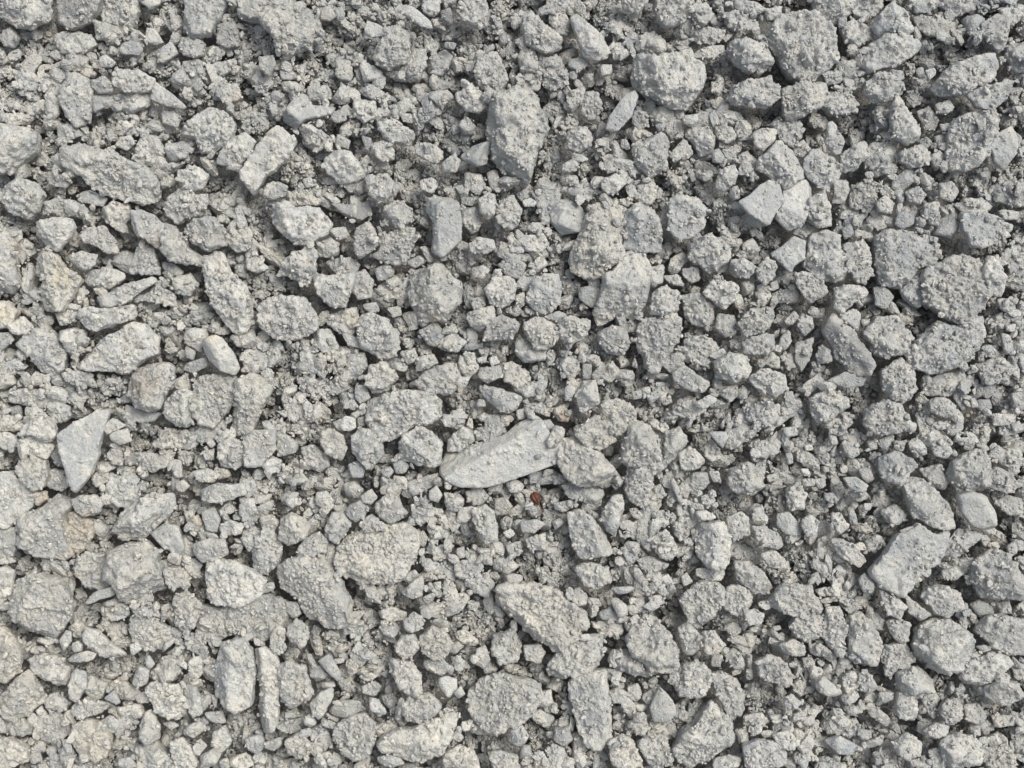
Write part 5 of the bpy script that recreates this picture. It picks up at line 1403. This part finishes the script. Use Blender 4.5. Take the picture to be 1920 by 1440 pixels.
def drop(n, smin, smax, power, lim, on_stone=0.0, grow=.42, hi=None):
    """lim: chips only where the heap is lower than LMAX + lim; on_stone: chance to stay on a stone"""
    us = rng.random(n); xs = rng.uniform(X0 + 30, X1 - 30, n); ys = rng.uniform(Y0 + 30, Y1 - 30, n)
    sz = smin * (smax / smin) ** (us ** power)
    yaws, axs, tls = rng.uniform(0, 6.28, n), rng.uniform(0, 6.28, n), rng.normal(0, .45, n)
    e1, e2, e3 = rng.uniform(.7, 1.45, n), rng.uniform(.6, 1.0, n), rng.uniform(.42, .85, n)
    pk = rng.integers(0, 26, n); keep = rng.random(n); tn = rng.random(n); tv = rng.normal(0, 1, n)
    placed = 0
    for i in range(n):
        x, y, s = xs[i], ys[i], sz[i]
        rad = max(1, int(s * .5 / GR))
        ix, iy = int((x - X0) / GR), int((y - Y0) / GR)
        w = H[iy - rad:iy + rad + 1, ix - rad:ix + rad + 1]
        mean = float(w.mean()); spread = float(w.max() - w.min())
        if mean > LMAX[iy, ix] + lim:
            if keep[i] > on_stone * HOLD[iy, ix]:
                continue
            if spread > s * 1.6:
                continue
        elif spread > s * 2.4 + 9:
            if keep[i] > .95: continue
            mean = float(np.percentile(w, 45))
            if HOLD[iy, ix] < .2: continue
        z = mean + s * .18
        P, T = (protoL if s > 15 else protoM if s > 10 else protoS)[pk[i]]
        a, b, c_ = s * .5 * e1[i], s * .5 * e2[i], s * .5 * e3[i]
        V = (P * (a, b, c_)) @ rot(yaws[i], axs[i], tls[i]).T
        kz = (CAM_D + Z_REF - z) / CAM_D
        V = V + ((x - 960) * kz, (720 - y) * kz, z)
        q = tn[i]
        tone = 'n' if q < .56 else 'w' if q < .74 else 'b' if q < .86 else 'y' if q < .96 else 'd'
        f_, d_ = TONE[tone]
        mixv = min(1, max(0, .55 + .3 * tv[i]))
        col = (np.array(f_) * (1 - mixv) + np.array(d_) * mixv) * drift(x, y)
        add_gravel(V, T, np.tile(col, (len(V), 1)), False)
        yy, xx = np.mgrid[-rad:rad + 1, -rad:rad + 1]
        cap = z + c_ * .95 * np.sqrt(np.clip(1 - (xx ** 2 + yy ** 2) * (GR / (s * .52)) ** 2, 0, 1)) 
        cap = np.where((xx ** 2 + yy ** 2) * (GR / (s * .55)) ** 2 < 1, cap, -99)
        np.maximum(w, cap, out=w)
        placed += 1
    return placed

for args in DROPS:
    k = drop(*args)
    print("chips", args, k)

V = np.concatenate(GV) * S; T = np.concatenate(GT); C = np.concatenate(GC); sm = np.concatenate(GS)
print("gravel verts", len(V), "tris", len(T))
me = mesh_from("gravel", V, T, C, M_CHIP, sm)
g = bpy.data.objects.new("gravel", me)
COL.objects.link(g)
g["kind"] = "stuff"
g["label"] = "loose grey gravel and crumbs filling the gaps between the rocks"
g["category"] = "gravel"

# ---------------------------------------------------------------- the dried seed head lying under the long slab
def plain_material(name, c0, c1, rough):
    m = bpy.data.materials.new(name); m.use_nodes = True
    t = m.node_tree; b = t.nodes["Principled BSDF"]
    n = t.nodes.new("ShaderNodeTexNoise"); n.inputs["Scale"].default_value = 600; n.inputs["Detail"].default_value = 4
    tc = t.nodes.new("ShaderNodeTexCoord")
    r = t.nodes.new("ShaderNodeValToRGB")
    r.color_ramp.elements[0].position = .35; r.color_ramp.elements[0].color = c0 + (1,)
    r.color_ramp.elements[1].position = .65; r.color_ramp.elements[1].color = c1 + (1,)
    t.links.new(tc.outputs["Object"], n.inputs["Vector"]); t.links.new(n.outputs[0], r.inputs[0]); t.links.new(r.outputs[0], b.inputs["Base Color"])
    b.inputs["Roughness"].default_value = rough
    return m
M_HUSK = plain_material("orange_brown_husk", (.045, .016, .008), (.15, .048, .018), .6)
M_STALK = plain_material("dry_stalk", (.06, .04, .028), (.17, .125, .085), .6)

def tube(points, radii, sides=8):
    V, T = [], []
    P = [np.array(p, float) for p in points]
    for i, p in enumerate(P):
        d = P[min(i + 1, len(P) - 1)] - P[max(i - 1, 0)]; d /= np.linalg.norm(d)
        a = np.cross(d, (0, 0, 1)); a /= max(np.linalg.norm(a), 1e-6); b = np.cross(d, a)
        for k in range(sides):
            t = 2 * math.pi * k / sides
            V.append(p + radii[i] * (math.cos(t) * a + math.sin(t) * b))
    for i in range(len(P) - 1):
        for k in range(sides):
            q = (i * sides + k, i * sides + (k + 1) % sides, (i + 1) * sides + (k + 1) % sides, (i + 1) * sides + k)
            T += [(q[0], q[2], q[1]), (q[0], q[3], q[2])]
    n = len(V); V += [P[0], P[-1]]
    for k in range(sides):
        T += [(n, k, (k + 1) % sides), (n + 1, (len(P) - 1) * sides + (k + 1) % sides, (len(P) - 1) * sides + k)]
    return np.array(V), np.array(T)

sx, sy = 1003.5, 932.0
ix, iy = int((sx - X0) / GR), int((sy - Y0) / GR)
zb = float(np.percentile(H[iy - 3:iy + 4, ix - 3:ix + 4], 80))
kz = (CAM_D + Z_REF - zb) / CAM_D
head = bpy.data.objects.new("dried_seed_head", None)
head.empty_display_size = .004
head.location = ((sx - 960) * kz * S, (720 - sy) * kz * S, zb * S)
COL.objects.link(head)
head["label"] = "tiny orange brown ribbed seed head on a dry stalk, below the longest wedge slab"
head["category"] = "seed head"
D, T = geodesic(24)
a = np.arctan2(D[:, 1], D[:, 0]); pol = np.clip(D[:, 2], -1, 1)
rad = 8.6 * (1 + .09 * np.cos(a * 9) * np.sqrt(1 - pol ** 2)) * (1 + .03 * vnoise(D * 3, 4))
V = D * rad[:, None] * np.array((1, 1, 1.18))
V[:, 2] += 2.0 * np.clip(-pol - .6, 0, 1) * -4        # drawn out towards the stalk
yaw = math.radians(-62)                              # long axis runs down and to the side
ax = np.array((math.cos(yaw), math.sin(yaw), .22)); ax /= np.linalg.norm(ax)
s1 = np.cross((0, 0, 1), ax); s1 /= np.linalg.norm(s1); s2 = np.cross(ax, s1)
V = V[:, :1] * s1 + V[:, 1:2] * s2 - V[:, 2:] * ax
V += (0, 0, 4.5)
me = mesh_from("husk", V * S, T, None, M_HUSK)
husk = bpy.data.objects.new("husk", me); COL.objects.link(husk); husk.parent = head
e = ax * 11 + np.array((0, 0, 5))
V, T = tube([e, e + (3, -6, 1), e + (6, -13, 1), e + (9, -22, 0), e + (10, -29, -3)], [2.0, 1.1, .9, .7, .4])
st = bpy.data.objects.new("stalk", mesh_from("stalk", V * S, T, None, M_STALK)); COL.objects.link(st); st.parent = head
for q in ([e + (5, -11, 1), e + (4, -19, 1), e + (5, -27, -1)], [e + (6, -13, 1), e + (12, -19, 2), e + (15, -25, 0)]):
    V, T = tube(q, [.5, .5, .3], 6)
    b = bpy.data.objects.new("bristle", mesh_from("bristle", V * S, T, None, M_STALK)); COL.objects.link(b); b.parent = st
